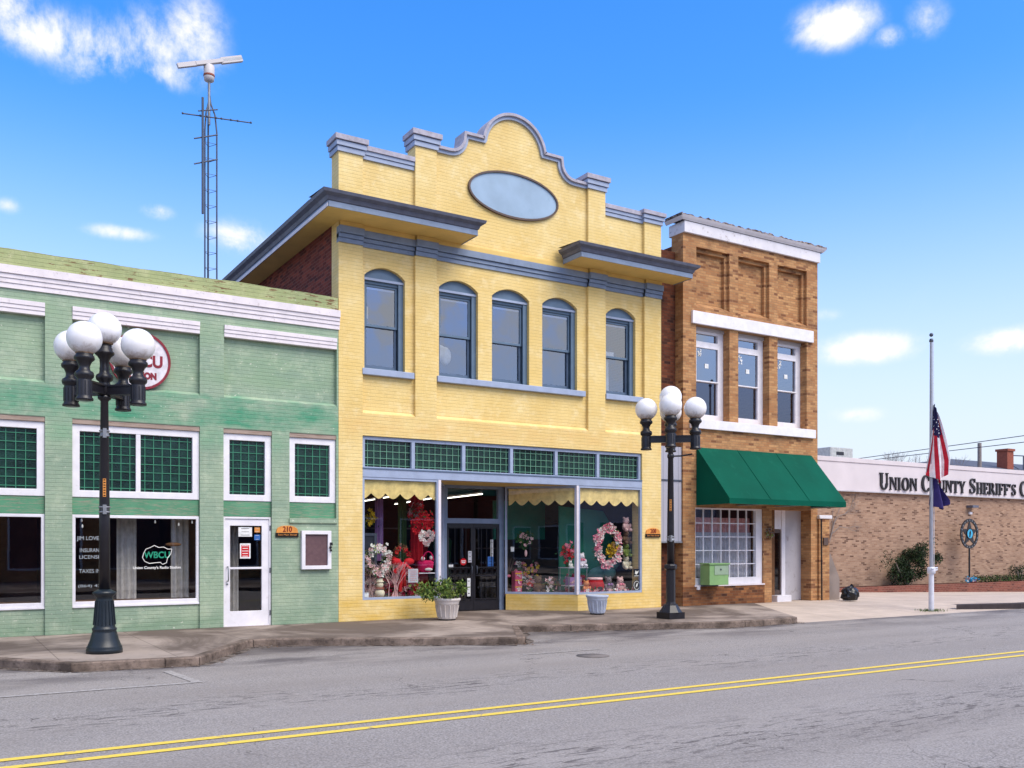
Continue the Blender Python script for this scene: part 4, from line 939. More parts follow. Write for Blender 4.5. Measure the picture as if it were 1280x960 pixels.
def serif_word(word, x0, x1, z, cap, small, parent):
    adv = []; x = 0
    for i, ch in enumerate(word): g, w = glyph(ch); k = cap if i == 0 else small; adv.append((g, x, k)); x += (w + .06) * k
    f = (x1 - x0) / x
    for (g, ox, k), ch in zip(adv, word):
        mb = MB()
        for j, poly in enumerate(g):
            q = [(x0 + (ox + px*k)*f, z + pz*k) for px, pz in poly]
            a = sum(q[i][0]*q[(i+1) % len(q)][1] - q[(i+1) % len(q)][0]*q[i][1] for i in range(len(q)))
            if a < 0: q = q[::-1]
            mb.prism(q, 5.30 - .0007*j, 5.355)
        mb.build('letter', 'letter', parent)
for wd, a, b in (('UNION', 31.8, 34.24), ('COUNTY', 34.47, 37.55), ("SHERIFF'S", 37.77, 41.36), ('OFFICE', 41.6, 44.3)): serif_word(wd, a, b, 3.80, .66, .51, sb)
MB().box(37.85, 38.28, 5.2, 5.5, 3.20, 3.30).build('canopy_light', 'crown', sb)
t = thing('floodlight', (38.1, 5.4, 2.9), 'small twin white floodlight on the brown brick wall above the star sign', 'floodlight')
MB().box(38.0, 38.2, 5.44, 5.5, 2.92, 3.02).build('bracket', 'white', t)
for x in (37.95, 38.27): MB().lathe([(.03,-.06),(.09,.0),(.095,.07)], (0,0,0), 12).build('lamp_head', 'white', t); l = t.children[-1]; l.location = (x-38.1, -.12, .07); l.rotation_euler = (radians(70), 0, 0)
pt = thing('planter', (34, 4.4, -.2), 'low dark red brick planter along the foot of the brown brick wall', 'planter')
MB().wall(28.0, 50, -.9, .05, 4.2, 4.5, []).add([(28,4.2,.05),(50,4.2,.05),(50,4.5,.05),(28,4.5,.05)], [(0,1,2,3)]).build('wall', 'planterbrick', pt)
MB().box(28, 50, 4.5, 5.49, -.9, -.02).build('soil', 'soil', pt)
# star badge sign
t = thing('badge_sign', (37.04, 4.85, 0), 'round black star badge sign with a blue centre on a thin pole', 'sign')
MB().ring((37.04, 2.07), .50, .50, .13, 4.83, 4.87).build('ring', 'black', t)
star = []
for k in range(10): r = .56 if k % 2 == 0 else .25; a = pi/2 + k*pi/5; star.append((37.04 + r*cos(a), 2.07 + r*sin(a)))
MB().prism(star, 4.835, 4.865).build('star', 'black', t)
for k in range(5): a = pi/2 + k*2*pi/5; MB().ball((37.04+.6*cos(a), 4.85, 2.07+.6*sin(a)), .04, 8, 6).build('stud', 'steeldk', t)
c = MB().ellipse((37.04, 2.07), .20, .20, 4.815, 4.834).build('centre', 'badgeblue', t); MB().ring((37.04, 2.07), .19, .19, .025, 4.81, 4.83).build('rim', 'black', c)
MB().prism([(36.98,1.93),(37.04,1.93),(37.1,2.1),(37.06,2.22),(36.99,2.12)], 4.808, 4.814).build('emblem', 'ink', c)
mb = MB()
for k in range(20):
    a = 2*pi*k/20; mb.box(37.04+.565*cos(a)-.018, 37.04+.565*cos(a)+.018, 4.826, 4.83, 2.07+.565*sin(a)-.03, 2.07+.565*sin(a)+.03)
mb.build('lettering', 'steel', t); MB().tube([(37.04,4.85,-.1),(37.04,4.85,1.45)], .035).build('pole', 'black', t)
# shrubs in the planter
def shrub(name, c, r, n, size, mats, label, cat, stem=True, sc=(1,1,1), lean=(0,0,0), sub=9):
    mb = MB(); rr = random
    cl = [(Vector((rr.gauss(0,.5)*sc[0], rr.gauss(0,.5)*sc[1], rr.gauss(0,.5)*sc[2])) * r, rr.uniform(.28,.5)*r) for _ in range(sub)]
    for i in range(n):
        p, q = rr.choice(cl); d = Vector((rr.gauss(0,1), rr.gauss(0,1), rr.gauss(0,1))).normalized() * q * rr.random()**.4
        v = p + d; v = Vector((v.x, v.y, v.z)) + Vector(lean) * (v.z / r)
        mb.k = rr.randrange(len(mats)) if rr.random() < .45 else 0
        mb.leaf(Vector(c) + v, size)
    return mb
def plant(name, base, mb, mats, label, cat, stems, group=None):
    t = thing(name, base, label, cat, group); mb.build('foliage', mats, t)
    s = MB()
    for a, b, r in stems: s.tube([a, (Vector(a)+Vector(b))/2 + Vector((random.gauss(0,.03), random.gauss(0,.03), 0)), b], [r, r*.8, r*.4], 6)
    s.build('stem', 'bark', t); return t
plant('bush', (33.0, 4.95, -.05), shrub('b', (33.2, 4.95, .72), .78, 6500, .085, ['leaf4','leaf5','leaf2'], '', '', sc=(1,.6,1.0), lean=(.35,0,0), sub=16), ['leaf4','leaf5','leaf2'],
      'dark green bush leaning right against the brown brick wall behind the flagpole', 'bush', [((33,4.95,-.05),(33.2,4.95,.9),.05),((32.95,4.95,-.05),(32.3,4.95,.9),.04),((33.05,4.95,-.05),(34.1,4.95,1.4),.03)])
mb = MB()
for i in range(260): t_ = random.random(); mb.leaf((32.0+random.gauss(0,.25), 4.95+random.gauss(0,.15), .95+random.gauss(0,.2)), .08)
for i in range(260): t_ = random.random(); mb.leaf((33.6+1.2*t_+random.gauss(0,.1), 4.95+random.gauss(0,.1), 1.35+.35*t_+random.gauss(0,.12)), .08)
b = [o for o in COL.objects if o.name == 'bush'][0]; mb.build('branch_tips', 'leaf5', b)
plant('bush', (40.9, 4.95, -.3), shrub('b', (40.9, 4.95, .35), .62, 900, .08, ['leaf5','bark','leaf4'], '', '', sub=8), ['leaf5','bark','leaf4'],
      'brownish bush at the right edge beside the low clipped hedge', 'bush', [((40.9,4.95,-.3),(40.7,4.95,.6),.04),((40.9,4.95,-.3),(41.2,4.95,.5),.03)])
mb = MB()
for i in range(2200): mb.k = random.randrange(3); mb.leaf((37.5+4.5*random.random(), 4.95+random.gauss(0,.16), .02+random.random()*.24+.03*sin(i)), .07)
solo(mb, 'hedge', ['leaf1','leaf5','leaf4'], 'low green hedge in the brick planter right of the star sign', 'hedge')
mb = MB()
for i in range(160): mb.k = 0 if random.random() < .6 else (1 if random.random() < .6 else 2); mb.bloom((36.95+random.gauss(0,.16), 4.72+random.gauss(0,.06), .12+random.gauss(0,.07)), .05)
for x in (36.8, 37.05): mb.tube([(x,4.72,-.06),(36.95,4.72,.14)], .01, 5)
solo(mb, 'flower_bunch', ['badgeblue','redf','whitef'], 'blue and red flower bunch at the foot of the star sign', 'flowers')
def twig_tree(mb, p, d, l, r, depth, spread=.55, n=5):
    q = Vector(p) + Vector(d) * l; mb.tube([p, (Vector(p)+q)/2 + Vector((random.gauss(0,.03)*l, random.gauss(0,.03)*l, 0)), q], [r, r*.85, r*.65], n, False)
    if depth == 0: return
    for k in range(random.choice((2, 3, 3))):
        dd = (Vector(d) + Vector((random.gauss(0,spread), random.gauss(0,spread), random.gauss(0,spread*.5)+.1))).normalized(); twig_tree(mb, q, dd, l*random.uniform(.6,.85), r*.62, depth-1, spread, max(4, n-1))
mb = MB()
for x, z, d in ((29.3, 2.5, (.5,0,.8)), (29.5, 2.7, (1,0,.25)), (29.2, 2.9, (.3,0,1)), (29.6, 2.3, (1,0,-.1)), (29.9, 2.8, (.8,0,.6))): twig_tree(mb, (x,5.44,z), Vector(d).normalized(), .42, .016, 4, .5)
for v in range(len(mb.v)): x, y, z = mb.v[v]; mb.v[v] = (x, min(5.48, max(5.36, y*.2+5.44*.8)), min(3.6, z))
mb.tube([(28.75,5.45,-.1),(28.8,5.44,1.2),(29.2,5.45,2.2),(29.3,5.44,2.5)], [.03,.028,.024,.02], 6).tube([(29.1,5.45,2.0),(29.6,5.44,2.3)], .016, 6).tube([(29.25,5.45,2.4),(29.5,5.44,2.7),(29.9,5.44,2.8)], .014, 6).tube([(29.2,5.45,2.2),(29.2,5.44,2.9)], .014, 6)
solo(mb, 'bare_vine', 'bark', 'bare brown vine climbing the brick wall below the right end of the awning', 'vine')
# rooftop and far background
t = thing('rooftop_unit', (35.5, 10, 4.9), 'pale grey metal air conditioning box on the office roof beside the orange building', 'roof unit')
MB().box(34.6, 36.15, 10, 12, 4.9, 6.05).build('housing', 'hvac', t, .03); MB().box(35.0, 35.5, 9.985, 10, 5.7, 5.85).build('vent', 'black', t)
for k in range(4): MB().box(34.7+.36*k, 34.72+.36*k, 9.99, 10.0, 5.0, 6.0).build('seam', 'doorgrey', t)
for k, (x, y) in enumerate(((55.4, 22), (58.4, 22.5), (61.0, 22))):
    t = thing('bare_tree', (x, y, -1), ['leafless grey tree above the office roof between the roof unit and the flag', 'leafless grey tree above the office roof directly behind the striped flag', 'thin leafless tree between the striped flag and the wooden pole'][k], 'tree', 'bare trees behind the office')
    mb = MB(); mb.tube([(x,y,-1),(x+.1,y,2.5),(x,y,4.6)], [.2,.16,.12], 7); mb.build('trunk', 'bark', t)
    mb = MB()
    for j in range(5): twig_tree(mb, (x,y,4.5), Vector((random.gauss(0,.45), random.gauss(0,.3), 1)).normalized(), 1.15, .035, 4, .42, 4)
    mb.build('crown', 'bark', t)
t = thing('far_building', (72, 22, 0), 'dark slate roofed building with a brick chimney behind the office', 'building')
MB().box(60, 84, 21, 34, -1, 6.9).build('wall', 'chim', t)
r = MB().add([(59.5,20.5,7.1),(84.5,20.5,7.1),(84.5,34.5,7.1),(59.5,34.5,7.1),(66.5,25,8.2),(78,25,8.2)], [(0,1,5,4),(1,2,5),(2,3,4,5),(3,0,4),(3,2,1,0)]).build('roof', 'slate', t)
MB().box(66.7, 67.5, 20.6, 21.4, 7.1, 8.55).box(66.62, 67.58, 20.52, 21.48, 8.45, 8.62).build('chimney', 'chim', r)
MB().tube([(67.6,21,8.2),(69.5,21,8.25)], .04, 6).tube([(67.6,21,7.6),(69,21,7.2)], .03, 6).tube([(69.5,21,8.25),(69.5,21,7.1)], .05, 6).build('rail', 'steeldk', r)
solo(MB().tube([(62.6,20.2,-1),(62.6,20.2,8.75)], [.16,.13], 10), 'wooden_pole', 'bark', 'bare wooden pole standing before the dark slate roof', 'pole')
for i, (a, b) in enumerate((((51.7,22,7.25), (50.3,4,7.75)), ((53.2,22,7.25), (50.3,4,7.30)))):
    A, B = Vector(a), Vector(b); A2 = A + (A-B)*1.5; B2 = B + (B-A)*1.2
    pts = [A2.lerp(B2, k/16) for k in range(17)]
    solo(MB().tube(pts, .022, 5), 'power_line', 'black', ['upper black power line slanting behind the flag', 'lower black power line slanting behind the flag'][i], 'power line', 'power lines')

# ------------------------------------------------------------------ street lamps
def lamp(x, y, rot, style, label):
    t = thing('street_lamp', (x, y, 0), label, 'street lamp', 'five-globe street lamps'); c = (x, y, 0)
    if style == 0:
        base = [(.255,0),(.255,.06),(.245,.075),(.25,.09),(.235,.11),(.20,.20),(.175,.30),(.165,.33),(.172,.345),(.172,.37),(.155,.38),(.15,.40),(.118,.80),(.115,.83),(.13,.845),(.165,.885),(.168,.905),(.12,.93),(.085,.95)]
        MB().lathe(base, c, 32).build('base', 'blackblue', t); m = MB()
        for k in range(16): a = 2*pi*k/16; m.tube([(x+.152*cos(a), y+.152*sin(a), .42), (x+.122*cos(a), y+.122*sin(a), .78)], .011, 5)
        m.build('fluting', 'blackblue', t); z0 = .94
    else:
        MB().slab([(x+sx*.215, y+sy*.215) for sx, sy in ((-1,-1),(1,-1),(1,1),(-1,1))], 0, .14).lathe([(.25,.14),(.23,.17),(.17,.27),(.155,.29),(.15,.31),(.112,.33),(.105,.36),(.102,1.06),(.13,1.08),(.138,1.10),(.138,1.16),(.12,1.18),(.085,1.2)], c, 8, smooth=False).build('base', 'black', t); z0 = 1.19
    MB().lathe([(.080,z0),(.076,2.0),(.055,3.76),(.075,3.78),(.095,3.80),(.095,3.83),(.07,3.86),(.07,4.0)], c, 20).build('pole', 'black', t)
    hd = MB().lathe([(.085,3.84),(.085,4.02),(.078,4.05),(.115,4.08),(.125,4.115),(.115,4.15),(.075,4.18),(.07,4.22),(.072,4.25),(.065,4.28),(.07,4.38),(.10,4.43),(.135,4.46),(.142,4.48),(.135,4.50),(.115,4.52),(.118,4.55),(.105,4.57),(.105,4.60)], c, 20).build('lamp_holder', 'black', t)
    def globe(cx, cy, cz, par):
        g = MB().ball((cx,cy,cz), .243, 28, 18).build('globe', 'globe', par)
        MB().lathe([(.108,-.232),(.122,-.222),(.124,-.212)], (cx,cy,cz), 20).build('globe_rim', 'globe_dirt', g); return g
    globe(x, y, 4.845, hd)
    for k in range(4):
        a = rot + k*pi/2; ca, sa = cos(a), sin(a); R = .53
        ar = MB().box(.05, R-.08, -.045, .045, 3.86, 3.99).box(.05, R-.09, -.058, .058, 3.97, 4.0).box(.05, R-.09, -.058, .058, 3.85, 3.88)
        ar.v = [(x + p*ca - q*sa, y + p*sa + q*ca, z) for p, q, z in ar.v]; ar.build('arm', 'black', t)
        hx, hy = x + R*ca, y + R*sa
        h = MB().lathe([(.10,3.69),(.122,3.695),(.122,3.72),(.108,3.735),(.102,3.76),(.102,3.98),(.095,4.0),(.125,4.03),(.132,4.065),(.122,4.10),(.08,4.13),(.074,4.17),(.078,4.20),(.10,4.25),(.135,4.28),(.142,4.30),(.135,4.33),(.115,4.35),(.118,4.375),(.105,4.39),(.105,4.41)], (hx,hy,0), 20).build('lamp_holder', 'black', t)
        m = MB()
        for j in range(12): b = 2*pi*j/12; m.tube([(hx+.1*cos(b), hy+.1*sin(b), 3.77), (hx+.1*cos(b), hy+.1*sin(b), 3.97)], .009, 5)
        m.build('fluting', 'black', h); globe(hx, hy, 4.59, h)
    return t
la = lamp(2.18, -3.38, radians(231.8), 0, 'black lamp with five white globes before the green shop, flared round base')
lb = lamp(13.73, -2.90, radians(228.6), 1, 'black lamp with five white globes between yellow and orange buildings, square plinth')
def strapset(t, x, y, zs, tagz):
    vx, vy = -x, -18.5 - y; l = hypot(vx, vy); vx, vy = vx/l, vy/l
    for z, r in zs:
        m = MB().lathe([(r,z-.05),(r+.012,z-.045),(r+.012,z-.03),(r,z-.025),(r,z+.025),(r+.012,z+.03),(r+.012,z+.045),(r,z+.05)], (x,y,0), 16); m.box(x+vx*r-.025, x+vx*r+.025, y+vy*r-.03, y+vy*r+.02, z-.07, z+.07); m.build('bracket', 'steel', t)
    z0, z1, r = tagz; m = MB(); px, py = -vy, vx
    P = lambda s, z: (x + vx*r + px*s, y + vy*r + py*s, z)
    m.add([P(-.022,z0),P(.022,z0),P(.022,z1),P(-.022,z1)], [(0,1,2,3)]); m.k = 1
    r += .002
    for k in range(7): zz = z0 + (z1-z0)*(k+.3)/7; m.add([P(-.014,zz),P(.014,zz),P(.014,zz+(z1-z0)*.06),P(-.014,zz+(z1-z0)*.06)], [(0,1,2,3)])
    m.build('number_sticker', ['orange','ink'], t)
strapset(la, 2.18, -3.38, ((3.28,.064),(2.14,.074)), (2.33,2.6,.076))
strapset(lb, 13.73, -2.90, ((1.75,.08),), (2.35,2.6,.078))
MB().tube([(13.73,-2.9,3.55),(13.95,-3.0,3.56),(14.15,-3.13,3.60)], .018, 6).build('banner_rod', 'black', lb); MB().lathe([(.06,3.5),(.075,3.52),(.075,3.58),(.06,3.6)], (13.73,-2.9,0), 12).build('bracket', 'black', lb)

# ------------------------------------------------------------------ flagpole and flags
FX, FY = 21.80, -3.72; fz = -.10
t = thing('flagpole', (FX, FY, fz), 'tall slim silver flagpole with a thicker white lower sleeve on the driveway', 'flagpole')
MB().tube([(FX,FY,fz),(FX,FY,.95)], [.066,.062], 14).build('sleeve', 'poleWhite', t); MB().tube([(FX,FY,.9),(FX,FY,4.0),(FX,FY,6.9)], [.05,.046,.034], 12).build('pole', 'polegrey', t)
MB().lathe([(.07,.86),(.10,.88),(.10,1.02),(.07,1.04)], (FX,FY,0), 14).build('collar', 'poleWhite', t); MB().tube([(FX+.09,FY-.05,.95),(FX+.16,FY-.06,.97),(FX+.16,FY-.06,1.02),(FX-.14,FY-.1,1.0)], .02, 6).build('cleat', 'poleWhite', t)
MB().ball((FX,FY,7.0), .05, 12, 8).build('finial', 'steeldk', t); MB().lathe([(.05,6.82),(.055,6.85),(.04,6.9)], (FX,FY,0), 10).build('truck', 'steeldk', t)
MB().tube([(FX+.06,FY-.04,.95),(FX+.075,FY-.03,4.0),(FX+.045,FY-.03,6.85)], .006, 4).build('halyard', 'white', t)
def hanging(zt, zb, wtop, wmax, nfold, off, tilt, seed):
    """grid of a limp flag: columns run down the gathered cloth"""
    rr = random.Random(seed); nc, nr = 39, 44; ph = rr.random()*6
    def P(c, r):
        u, t = c/nc, r/nr; w = wtop + (wmax-wtop)*min(1, t*1.35)**.8
        z = zt + (zb-zt)*t - .22*(1-u)*t + .30*(zt-zb)*0 - .28*abs(u-.35)*t*0
        z = zt - .25*u*(1-t) + (zb - zt)*t*(1 - .16*abs(u-.5)*2*t)
        a = u*nfold*2*pi + ph + t*1.2
        x = off + w*(u - .12) + tilt*t + .03*sin(a*.5+t*3)*t
        y = -.05 - (.035+.09*t)*sin(a) - .05*t
        return (FX + x*.93 - y*.0, FY + y - x*.36, z)
    return nc, nr, P
mb = MB(); nc, nr, P = hanging(5.24, 3.18, .08, .56, 2.1, .03, -.16, 4)
for c in range(nc):
    for r in range(nr):
        u, tt = c/nc, r/nr; k = int(u*13)
        mb.k = 2 if (tt < .40 - .20*abs(u-.45) and u < .80) else (0 if k % 2 == 0 else 1)
        mb.add([P(c,r),P(c+1,r),P(c+1,r+1),P(c,r+1)], [(0,3,2,1)], True)
mb.k = 1
for r in range(7, 17, 2):
    for c in range(3 + (r//2) % 2 * 3, 30, 6):
        q = Vector(P(c, r)); s = .017; n0 = Vector((-.55,-.85,0))*.008; q = q + n0
        mb.add([q+Vector((-s,s*.4,0)), q+Vector((0,0,-s)), q+Vector((s,-s*.4,0)), q+Vector((0,0,s))], [(0,1,2,3)])
tag(mb.build('flag', ['flagred','flagwhite','flagblue'], None), 'limp red and white striped flag with stars hanging at half mast', 'flag')
mb = MB(); nc, nr, P = hanging(3.42, 2.50, .14, .38, 1.6, .02, -.02, 9)
for c in range(nc):
    for r in range(nr): mb.add([P(c,r),P(c+1,r),P(c+1,r+1),P(c,r+1)], [(0,3,2,1)], True)
tag(mb.build('flag', 'flagnavy', None), 'limp plain indigo flag hanging below the striped one', 'flag')
mb = MB()
for i in range(260): a = random.random()*6.28; r = .08 + .28*random.random()**1.5; p = (FX+r*cos(a)*1.3, FY+r*sin(a), fz-.01); mb.k = random.randrange(2); mb.leaf(p, .08, (0,0,2.0), .12)
tag(mb.build('grass', ['leaf1','leaf2']), kind='stuff')

# ------------------------------------------------------------------ aerial tower on the green roof
t = thing('radio_tower', (6.05, 6, 6.4), 'slender steel lattice mast with side antennas and a grey radar bar on top', 'tower')
for x, y in ((5.90, 5.95), (6.20, 5.95), (6.05, 6.22)):
    MB().tube([(x,y,6.4),(x,y,12.2),(x+(6.04-x)*.25,y+(6.05-y)*.25,12.65),(6.04+(x-6.04)*.2,6.05,12.95),(6.04,6.05,13.2)], .02, 6).build('leg', 'steeldk', t)
m = MB(); L3 = [(5.90,5.95),(6.20,5.95),(6.05,6.22)]
for k in range(14):
    for i in range(3): (a, b), (c, d) = L3[i], L3[(i+1) % 3]; m.tube([(a,b,6.7+.4*k),(c,d,6.7+.4*k)], .006, 4, False)
m.build('lacing', 'steeldk', t); MB().tube([(6.0,6.1,6.4),(6.01,6.1,12.6)], .012, 5).build('cable', 'black', t)
MB().tube([(6.03,6.05,12.4),(6.03,6.05,13.6)], .035, 8).build('mast', 'steel', t)
for z0, zt, zb in ((5.81, 12.95, 10.0),): MB().tube([(z0,5.8,zb),(z0,5.8,zt)], .03, 8).build('side_antenna', 'steeldk', t)
MB().tube([(5.60,5.8,11.86),(6.22,5.95,12.15)], .018, 6).build('bracket', 'steeldk', t); MB().tube([(5.60,5.8,11.22),(6.22,5.95,11.52)], .018, 6).build('bracket', 'steeldk', t); MB().tube([(5.7,5.8,12.58),(6.22,5.95,12.80)], .016, 6).build('bracket', 'steeldk', t)
m = MB().tube([(5.34,5.9,12.47),(7.06,5.9,12.64)], .016, 6)
for f_ in (0, .25, .35, .48, .56, .7, .8, 1): x = 5.34+1.72*f_; m.ball((x,5.89,12.47+.17*f_), .03, 6, 5)
m.build('boom', 'steeldk', t)
h = MB().lathe([(.05,13.5),(.12,13.53),(.13,13.60),(.135,13.62),(.135,13.90),(.11,13.93)], (6.03,6.05,0), 18).build('radar_housing', 'radome', t); MB().lathe([(.14,13.63),(.143,13.64),(.143,13.67),(.14,13.68)], (6.03,6.05,0), 18).build('band', 'chim', h)
u = Vector((1.67,0,.64)).normalized(); n_ = Vector((-u.z,0,u.x)); cc = Vector((6.04,6.0,13.99))
def bar(l0, l1, w, hgt, nm, mt):
    m = MB().box(l0, l1, -w, w, -hgt, hgt); m.v = [tuple(cc + u*p + Vector((0,q,0)) + n_*r) for p, q, r in m.v]; return m.build(nm, mt, h)
bar(-.86, -.36, .05, .055, 'radar_arm', 'radome'); bar(.30, .87, .05, .075, 'radar_arm', 'radome'); bar(-.38, .34, .06, .045, 'radar_bridge', 'radome'); bar(.33, .86, .052, .03, 'slot', 'steel')

# ------------------------------------------------------------------ signs and fixtures on the fronts
t = thing('round_sign', (3.29, .02, 5.05), 'round white radio station sign with maroon rim and letters behind the lamp', 'sign')
MB().ellipse((3.29, 5.05), .52, .52, .0, .06).build('board', 'signwhite', t); MB().ring((3.29, 5.05), .495, .495, .045, -.015, .065).build('rim', 'signred', t)
for tx, z, s, wd in (('RADIO', 5.28, .17, .52), ('WBCU', 4.95, .30, .82), ('STATION', 4.72, .16, .58)):
    text_mb(tx, 3.29 - wd/2, -.002, z, s, wd, .003, .012).build('lettering', 'signred', t)
def address(x0, x1, z0, z1, num, y, label):
    t = thing('address_sign', ((x0+x1)/2, y, z0), label, 'sign'); zm = z0 + (z1-z0)*.36; cx = (x0+x1)/2; hw = (x1-x0)/2
    MB().prism([(x0,zm),(x1,zm)] + [(cx + hw*.98*cos(a*pi/16)**1, zm + .02 + (z1-zm-.02)*sin(a*pi/16)**.7) for a in range(0, 17)], y-.03, y).build('dome', 'orange', t)
    MB().box(x0-.01, x1+.01, y-.034, y, z0, zm).build('street_strip', 'ink', t)
    text_mb(num, cx-hw*.42, y-.032, zm+.025, .15, hw*.84, .002, .003).build('lettering', 'inkred', t); text_mb('East Main Street', cx-hw*.86, y-.036, z0+.03, .05, hw*1.72, .001).build('lettering', 'orange', t)
address(5.86, 6.31, 1.77, 2.00, '210', 0, 'small domed orange number sign reading 210 beside the white door')
address(15.44, 15.90, 1.80, 2.04, '208', 0, 'small domed orange number sign reading 208 on the yellow pier')
t = thing('notice_case', (6.68, 0, 1.1), 'white framed wall case with a blank brown board on green brick', 'notice case')
frame_mb(6.37, 7.00, 1.11, 1.90, .075, -.09, 0).build('frame', 'white', t, .006); MB().box(6.44, 6.93, -.05, -.04, 1.18, 1.83).build('board', 'notice', t); MB().box(6.965, 7.02, -.11, -.06, 1.60, 1.66).ball((6.975,-.11,1.56), .03, 8, 6).ball((6.985,-.11,1.50), .025, 8, 6).build('padlock', 'black', t)
t = thing('utility_cabinet', (17.6, -.2, .55), 'pale green metal utility cabinet fixed under the many-paned window', 'cabinet')
MB().box(17.27, 17.95, -.40, -.045, .55, 1.08).build('body', 'utility', t, .008); MB().box(17.24, 17.98, -.43, -.045, 1.085, 1.125).build('lid', 'utility', t, .008); MB().box(17.44, 17.93, -.412, -.40, .82, 1.06).build('plate', 'utilitygrey', t); MB().ball((17.66,-.415,.96), .025, 8, 6).build('lock', 'steeldk', t)
MB().box(17.30, 17.92, -.05, -.02, .5, .56).build('bracket', 'steeldk', t)
MB().box(17.16, 17.26, -.06, -.021, .42, .50).build('outlet_box', 'white', ob)
def wreath(c, rx, rz, th, n, leafs, blooms, nb, size=.07, bsize=.05, mats=None, heart=False, a0=0, a1=2*pi):
    mb = MB(); cx, cy, cz = c
    for i in range(n):
        a = a0 + (a1-a0)*random.random()
        if heart: x, z = 16*sin(a)**3/17, (13*cos(a)-5*cos(2*a)-2*cos(3*a)-cos(4*a))/17
        else: x, z = cos(a), sin(a)
        mb.k = random.randrange(leafs); mb.leaf((cx+rx*x+random.gauss(0,th), cy+random.gauss(0,th*.6), cz+rz*z+random.gauss(0,th)), size)
    for i in range(nb):
        a = a0 + (a1-a0)*random.random()
        if heart: x, z = 16*sin(a)**3/17, (13*cos(a)-5*cos(2*a)-2*cos(3*a)-cos(4*a))/17
        else: x, z = cos(a), sin(a)
        mb.k = leafs + random.randrange(blooms); mb.bloom((cx+rx*x+random.gauss(0,th*.8), cy-th*.8-random.random()*.02, cz+rz*z+random.gauss(0,th*.8)), bsize*random.uniform(.7,1.3))
    return mb
solo(wreath((19.86,-.06,1.92), .12, .12, .03, 120, 2, 1, 10, .07, .03), 'wreath', ['bark','wood','leaf3'], 'small brown twig wreath on the brick pier beside the many-paned window', 'wreath')
mb = MB(); rb = random.Random(5); B = (22.42, -.72, .02)
b_ = bmesh.new(); bmesh.ops.create_icosphere(b_, subdivisions=4, radius=1)
vs = []
for v in b_.verts:
    p = v.co; n1 = mnoise.noise(p*2.2); n2 = mnoise.noise(p*5.0 + Vector((3,1,2))); n3 = mnoise.noise(p*13); r = 1 + .22*n1 + .22*(abs(n2)-.2) + .07*abs(n3)
    z = p.z*.26*r + .17; vs.append((B[0]+p.x*.26*r, B[1]+p.y*.22*r, B[2]+max(0,z)*.9))
mb.add(vs, [[v.index for v in f.verts] for f in b_.faces], True); b_.free()
mb.tube([(B[0]+.02,B[1],.33),(B[0]+.03,B[1],.40),(B[0]+.08,B[1]-.02,.43)], [.07,.04,.07], 7)
solo(mb, 'trash_bag', 'bag', 'shiny black trash bag slumped beside the grey buttress', 'trash bag')
# pots on the pavement
def pot(x, y, r, h, mat, label):
    t = thing('flower_pot', (x, y, 0), label, 'pot'); c = (x, y, 0)
    MB().lathe([(r*.66,.03),(r*.68,.05),(r*.86,h*.72),(r*.9,h*.74),(r*.9,h*.80),(r*.94,h*.86),(r*1.0,h*.9),(r*1.02,h*.94),(r*1.0,h),(r*.9,h),(r*.85,h*.9)], c, 28).build('body', mat, t)
    m = MB()
    for k in range(14): a = 2*pi*k/14; m.tube([(x+r*.70*cos(a), y+r*.70*sin(a), .07), (x+r*.865*cos(a), y+r*.865*sin(a), h*.69)], .014, 5)
    m.build('ribs', mat, t); MB().lathe([(r*.64,0),(r*.64,.045)], c, 24).build('base', 'black', t); MB().lathe([(r*.86,h*.88),(r*.86,h*.91)], c, 24).build('soil', 'soil', t); return t
pot(9.36, -.72, .285, .47, 'pot', 'dirty white ribbed pot by the shop entry, holding the leafy shrub')
pot(13.08, -1.10, .26, .45, 'potblue', 'bluish white ribbed pot under the right display window')
mb = MB(); SH = [(Vector((random.gauss(0,.27), random.gauss(0,.14), random.gauss(.13,.08))), random.uniform(.1,.2)) for _ in range(14)] + [(Vector((-.42,0,.06)), .13), (Vector((-.5,-.05,.0)), .1), (Vector((.38,0,.12)), .12)]
for i in range(1500):
    p, q = random.choice(SH); d = Vector((random.gauss(0,1), random.gauss(0,1), random.gauss(0,1))).normalized()*q*random.random()**.4
    mb.k = random.choice((0,0,1,2,2)); mb.leaf(Vector((9.34,-.72,.52)) + p + d, .075, (0,0,.4))
plant('shrub', (9.36, -.72, .42), mb, ['leaf1','leaf2','leaf3'], 'light green leafy shrub spilling over the white pot by the entry', 'shrub', [((9.36,-.72,.4),(9.36+dx,-.72+dy,.72),.012) for dx, dy in ((-.3,0),(.25,.05),(0,.1),(-.1,-.1),(.12,-.08),(-.4,0))])
solo(MB().lathe([(.26,0),(.26,.004),(.0,.005)], (0,0,0), 24), 'manhole_cover', 'coverm', 'small dark round utility cover in the grey road', 'cover').location = (8.75, -6.75, -.117)

